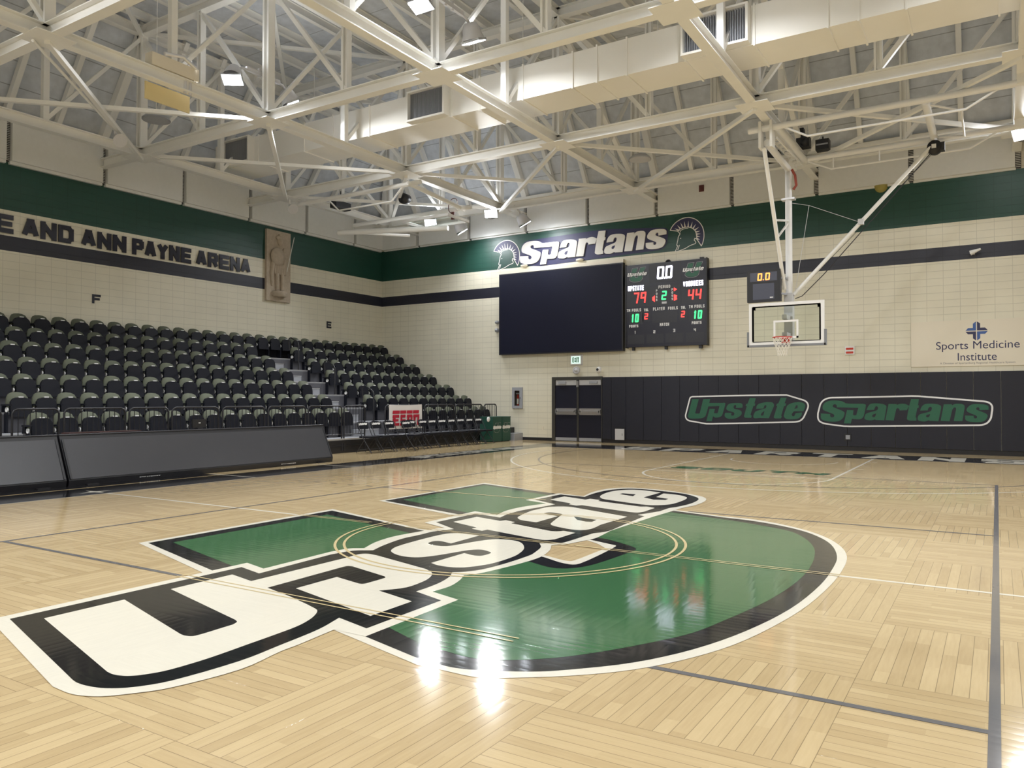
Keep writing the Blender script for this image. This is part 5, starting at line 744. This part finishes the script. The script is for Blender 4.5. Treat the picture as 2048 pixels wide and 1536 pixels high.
# ---------------- main basket ----------------
h=thing('basketball_hoop','roof-hung basketball hoop with glass backboard and red rim','hoop',(0,13.106,0)); bx=-.01
g=MB().box(bx-.90,bx+.90,.0,.012,2.92,3.94).obj('glass_panel',M_GLASS,h)
fr=MB().box(bx-.915,bx+.915,-.02,.05,3.89,3.965).box(bx-.915,bx+.915,-.02,.05,2.895,2.965).box(bx-.915,bx-.84,-.02,.05,2.965,3.89).box(bx+.84,bx+.915,-.02,.05,2.965,3.89).obj('board_frame',M_WHITE,h)
MB().box(bx-.84,bx-.80,.0,.03,2.99,3.86).box(bx+.80,bx+.84,.0,.03,2.99,3.86).box(bx-.82,bx+.82,.0,.03,3.86,3.885).box(bx-.82,bx+.82,.0,.03,2.965,2.985).box(bx-.86,bx-.76,.0,.05,3.80,3.87).box(bx+.76,bx+.86,.0,.05,3.80,3.87).obj('light_strip',M_BLACK,h)
MB().box(bx-.305,bx+.305,-.004,-.001,3.46,3.51).box(bx-.305,bx-.255,-.004,-.001,3.05,3.46).box(bx+.255,bx+.305,-.004,-.001,3.05,3.46).box(bx-.305,bx+.305,-.004,-.001,3.05,3.10).obj('target_square',M_WHITE,h)
MB().box(bx-.95,bx+.95,-.035,.06,2.845,2.90).box(bx-.965,bx-.915,-.035,.06,2.85,3.24).box(bx+.915,bx+.965,-.035,.06,2.85,3.24).obj('edge_padding',mat('grey_padding',(.20,.21,.23),.6),h)
RC=(bx,-.376,3.05); rm=MB().tube([(RC[0]+.2286*math.cos(t*math.pi/16),RC[1]+.2286*math.sin(t*math.pi/16),3.05) for t in range(32)],.011,8,closed=True).box(bx-.09,bx+.09,-.16,-.02,3.03,3.055).box(bx-.1,bx+.1,-.03,-.01,2.93,3.06).bar((bx-.08,-.02,2.95),(bx-.06,-.17,3.035),.02,.02).bar((bx+.08,-.02,2.95),(bx+.06,-.17,3.035),.02,.02).obj('rim',M_RED,h)
n=MB()
for k in range(12):
    for s in (1,-1):
        pts=[]
        for i in range(9):
            u=i/8; a=2*math.pi*(k/12)+s*u*1.6; r=.225*(1-u)**1.3+.115*(1-(1-u)**1.3)+.012*math.sin(u*6); pts.append((RC[0]+r*math.cos(a),RC[1]+r*math.sin(a),3.04-.45*u))
        n.tube(pts,.0058,5,cap=False)
n.obj('net',M_NET,h)
my=.60
MB().tube([(-.055,my,3.0),(-.055,my,7.42),(-.06,my-.06,7.50),(-.10,-1.45,7.62)],.085,14).obj('mast',M_WHITE,h)
MB().box(-.16,.05,my-.12,my+.12,2.95,4.25).obj('mast_bracket',M_LGREY,h); MB().bar((-.055,my,3.6),(-.055,.05,3.6),.12,.12).bar((-.055,my,3.15),(-.055,.05,3.15),.12,.12).obj('support_arm',M_LGREY,h)
MB().tube([(-.14,-1.55,7.48),(-.14,my-.12,4.36)],.05,10).obj('front_brace',M_STEEL,h)
MB().bar((-.14,-.55,5.95),(-.06,my,6.15),.05,.05).bar((-.14,-.30,5.55),(-.06,my,6.1),.04,.04).obj('knee_brace',M_STEEL,h)
MB().tube([(.05,my+.05,4.22),(3.22,1.15,7.72)],.05,10).obj('side_brace',M_STEEL,h)
MB().box(1.57,1.70,.82,.95,5.90,6.04).obj('brace_clamp',M_LGREY,h)
MB().tube([(.08,my+.08,4.12),(.25,my+.1,4.18),(.75,my+.2,4.70),(3.22,1.25,7.6)],.012,6).tube([(.06,my+.1,4.2),(3.26,1.3,7.6)],.006,5).obj('hoist_cable',M_DARK,h)
MB().tube([(-.05,my,6.62),(.45,my,6.48),(1.6,.88,5.97)],.006,5).tube([(.45,my,6.48),(.1,my,4.3)],.006,5).obj('cord',M_LGREY,h)
MB().box(-.22,.11,my-.1,my+.1,6.68,6.73).obj('clamp_band',M_ALU,h)
pp=MB()
for y,x0,x1 in ((-1.56,-.50,6.2),(1.44,.03,6.2)): pp.tube([(x0,y,7.93),(x1,y,7.93)],.075,12)
for x in (.19,3.25): pp.tube([(x,-1.56,7.90),(x,1.44,7.90)],.085,12)
pp.obj('roof_frame',M_WHITE,h)
MB().tube([(.3,-1.56,7.9),(.85,-1.56,7.58),(4.0,-1.56,7.58),(4.6,-1.56,7.9)],.028,8).tube([(.2,1.44,7.9),(.85,1.44,7.58),(4.0,1.44,7.58),(4.6,1.44,7.9)],.028,8).tube([(.9,1.44,7.58),(.9,1.44,7.9)],.02,6).tube([(2.0,1.44,7.58),(2.0,1.44,7.9)],.02,6).tube([(3.3,-1.3,7.9),(3.9,-1.0,7.75),(3.9,.9,7.75),(3.3,1.2,7.9)],.025,7).obj('truss_rod',M_WHITE,h)
for q_ in ((-.24,-.18,-1.68,-1.40,7.45,8.08),(.02,.08,-1.68,-1.40,7.45,8.08),(-.2,-.05,1.3,1.6,7.7,8.1),(4.9,5.1,-1.65,-1.45,7.9,8.1),(4.9,5.1,1.35,1.55,7.9,8.1)): MB().box(*q_).obj('hanger_plate',M_STEEL,h)
ld=MB()
for x in (-.02,.12): ld.bar((x,-1.4,7.72),(x,1.4,7.80),.03,.05)
for i in range(9): ld.bar((-.02,-1.2+.3*i,7.74),(.12,-1.2+.3*i,7.74),.02,.06)
ld.obj('cable_tray',M_STEEL,h)
w=MB().lathe((3.26,1.22,7.66),[(0,-.13),(.16,-.12),(.17,0),(.16,.12),(0,.13)],16,'y').box(3.3,3.48,1.1,1.3,7.55,7.75).obj('winch',M_BLACK,h); MB().box(3.20,3.30,1.08,1.095,7.62,7.72).obj('winch_label',M_TXT,w)
MB().tube([(.05,my-.1,7.45),(.12,my-.05,7.3),(.14,my,7.05),(.06,my+.02,6.95)],.035,8).obj('air_hose',mat('hose_red',(.30,.06,.04),.6),h)
# shot clock
s=thing('shot_clock','black shot clock showing amber 0.0 above the backboard','clock',(-.58,13.28,4.42)); MB().box(-.42,.42,-.08,.08,-.40,.42).obj('cabinet',M_BLACK,s); f6=FE(-.08)
MB().box(-.34,.34,-.084,-.08,.13,.36).obj('upper_display',mat('clock_window',(.06,.065,.10),.3),s); MB().box(-.27,.27,-.084,-.08,-.34,.07).obj('lower_display',MATS['clock_window'],s)
q=MB(); gg=lambda a,b_,d:f6(a,b_,.007); word(q,'0',-.155,.15,.115,.19,.016,gg,slant=.08,disc=6); word(q,'0',.04,.15,.115,.19,.016,gg,slant=.08,disc=6); q.poly([(-.015,.155),(.012,.155),(.012,.185),(-.015,.185)],gg); q.obj('digits',L_AMB,s)
MB().box(.16,.24,-.087,-.084,-.31,-.285).obj('logo',M_TXT,s); MB().bar((.4,.04,-.2),(.50,.35,-.2),.05,.05).bar((.4,.04,.2),(.50,.35,.2),.05,.05).obj('mounting_bracket',M_GREY,s)
# folded side basket at the far left, hung from the roof
s=thing('folded_hoop','side basketball hoop folded up flat under the roof at far left','hoop',(-12.5,13.2,7.38))
def q2(u,v,z): return (u,v,z)
MB().tube([(-2.5,.2,.35),(2.6,.2,.35)],.07,10).tube([(-2.5,-2.4,.55),(2.6,-2.4,.55)],.07,10).tube([(2.2,-2.5,.55),(2.2,.4,.35)],.07,10).obj('roof_frame',M_STEEL,s)
MB().tube([(-2.2,-.9,-.15),(1.6,.3,-.20)],.09,10).tube([(-2.2,-.9,-.1),(-.6,1.0,-.1)],.05,8).tube([(-1.2,-2.3,.5),(-.8,-2.3,.15),(1.4,-2.3,.15),(1.9,-2.4,.5)],.028,7).obj('mast',M_STEEL,s)
MB().box(.35,2.15,-.45,.62,.02,.035).obj('glass_panel',M_GLASS,s); MB().box(.3,2.2,-.5,-.43,-.02,.06).box(.3,2.2,.6,.67,-.02,.06).box(.3,.37,-.43,.6,-.02,.06).box(2.13,2.2,-.43,.6,-.02,.06).obj('board_frame',M_WHITE,s)
MB().tube([(1.95+.2286*math.cos(t*math.pi/12)*.35,.1+.2286*math.sin(t*math.pi/12),.45+.2286*math.cos(t*math.pi/12)) for t in range(24)],.014,7,closed=True).bar((1.95,.1,.0),(1.95,.1,.24),.12,.06).obj('rim',MATS['dark_red'],s)
n=MB()
for k in range(10):
    a=2*math.pi*k/10; n.tube([(1.95+.08*math.cos(a),.1+.22*math.sin(a),.45+.22*math.cos(a)),(2.1,.1+.12*math.sin(a),.38+.1*math.cos(a)),(2.3,.1+.12*math.sin(a),.15+.1*math.cos(a))],.006,4,cap=False)
n.obj('net',M_NET,s); MB().lathe((.75,-.9,.62),[(0,-.13),(.17,-.12),(.17,.12),(0,.13)],14,'y').obj('winch',M_BLACK,s)
# loudspeakers and other hung gear
for x,y,r,lb in ((-13.6,4.72,.34,'grey round ceiling speaker hanging near the bleacher side'),(-4.42,14.28,.33,'pale round ceiling speaker hanging near the end wall')):
    t=thing('hanging_speaker',lb,'speaker',(x,y,8.55),0,'round hanging speakers'); MB().lathe((0,0,0),[(r,.05),(r,.08),(r*.7,.18),(.06,.24),(0,.24)],26).obj('housing',M_LGREY if x>-8 else M_GREY,t); MB().lathe((0,0,0),[(0,.03),(r*.55,.035),(r*.97,.05)],26).obj('grille',M_GREY if x<-8 else M_LGREY,t); MB().tube([(0,0,.24),(0,0,3.42 if x<-8 else 3.42)],.01,6).obj('hanger',M_STEEL,t)
for loc,rz,lb in (((-13.75,3.75,7.95),.5,'white horn loudspeaker on the brace above the letter A'),((-15.1,10.5,7.85),.3,'pale horn loudspeaker below the truss near the stone relief')):
    t=thing('horn_speaker',lb,'speaker',loc,rz,'horn loudspeakers'); MB().tube([(0,0,.0),(.12,-.1,-.10),(.22,-.18,-.18)],[.05,.09,.17],12).obj('horn',M_LGREY,t); MB().tube([(0,0,0),(-.05,.05,.1),(-.05,.05,.2)],.03,8).obj('bracket',M_STEEL,t)
t=thing('curtain_motor','boxy cream motor unit with tubes clamped on the truss at upper left','motor',(-10.2,2.85,8.1)); MB().box(-.12,.12,-.55,.55,.26,.52).obj('housing',M_CREAM,t); MB().box(-.18,-.15,-.52,.52,-.38,-.02).obj('mount_plate',M_YELL,t)
MB().tube([(.16,-.3,.55),(.2,.1,.62),(.16,.45,.5)],.04,8).tube([(0,.3,-.05),(0,.3,.75)],.035,8).tube([(0,.42,-.05),(0,.42,.7)],.035,8).obj('tubes',M_ALU,t); MB().tube([(0,0,.5),(0,0,3.4)],.015,6).obj('hanger_rod',M_STEEL,t)
for loc,lb in (((.05,15.1,8.55),'black stage light on the steel above the basket mast'),((.55,15.1,8.4),'black box speaker on the steel right of the mast'),((-.75,15.1,8.3),'black box half hidden behind the hoop frame')):
    t=thing('black_fixture',lb,'light',loc,0,'black fixtures on the steel above the basket'); MB().box(-.17,.17,-.14,.14,-.14,.14).obj('body',M_BLACK,t)
    if loc[0]<.3: MB().lathe((.05,-.14,-.02),[(.0,-.05),(.08,-.05),(.11,0)],14,'y').obj('lens',M_DARK,t); MB().box(-.15,.02,-.1,.1,.14,.40).obj('bracket',M_BLACK,t)
    else: MB().box(-.15,.15,-.145,-.14,-.02,.02).obj('front_bar',M_GREY,t); MB().tube([(0,0,.14),(0,0,.24)],.02,6).obj('bracket',M_DARK,t)
t=thing('black_fixture','black box fixture on the steel near the stone relief','light',(-14.6,12.3,8.15),0,'black fixtures on the steel above the bleachers'); MB().box(-.15,.15,-.35,.35,-.12,.12).obj('body',M_BLACK,t); MB().tube([(0,0,.12),(0,0,.5)],.02,6).obj('bracket',M_DARK,t)

tag(MB().tube([(-10.3,.1,8.02),(-13.72,3.72,8.06)],.03,8).obj('conduit_pipe',M_STEEL),'white pipe running beside the brace to the horn loudspeaker','pipe')
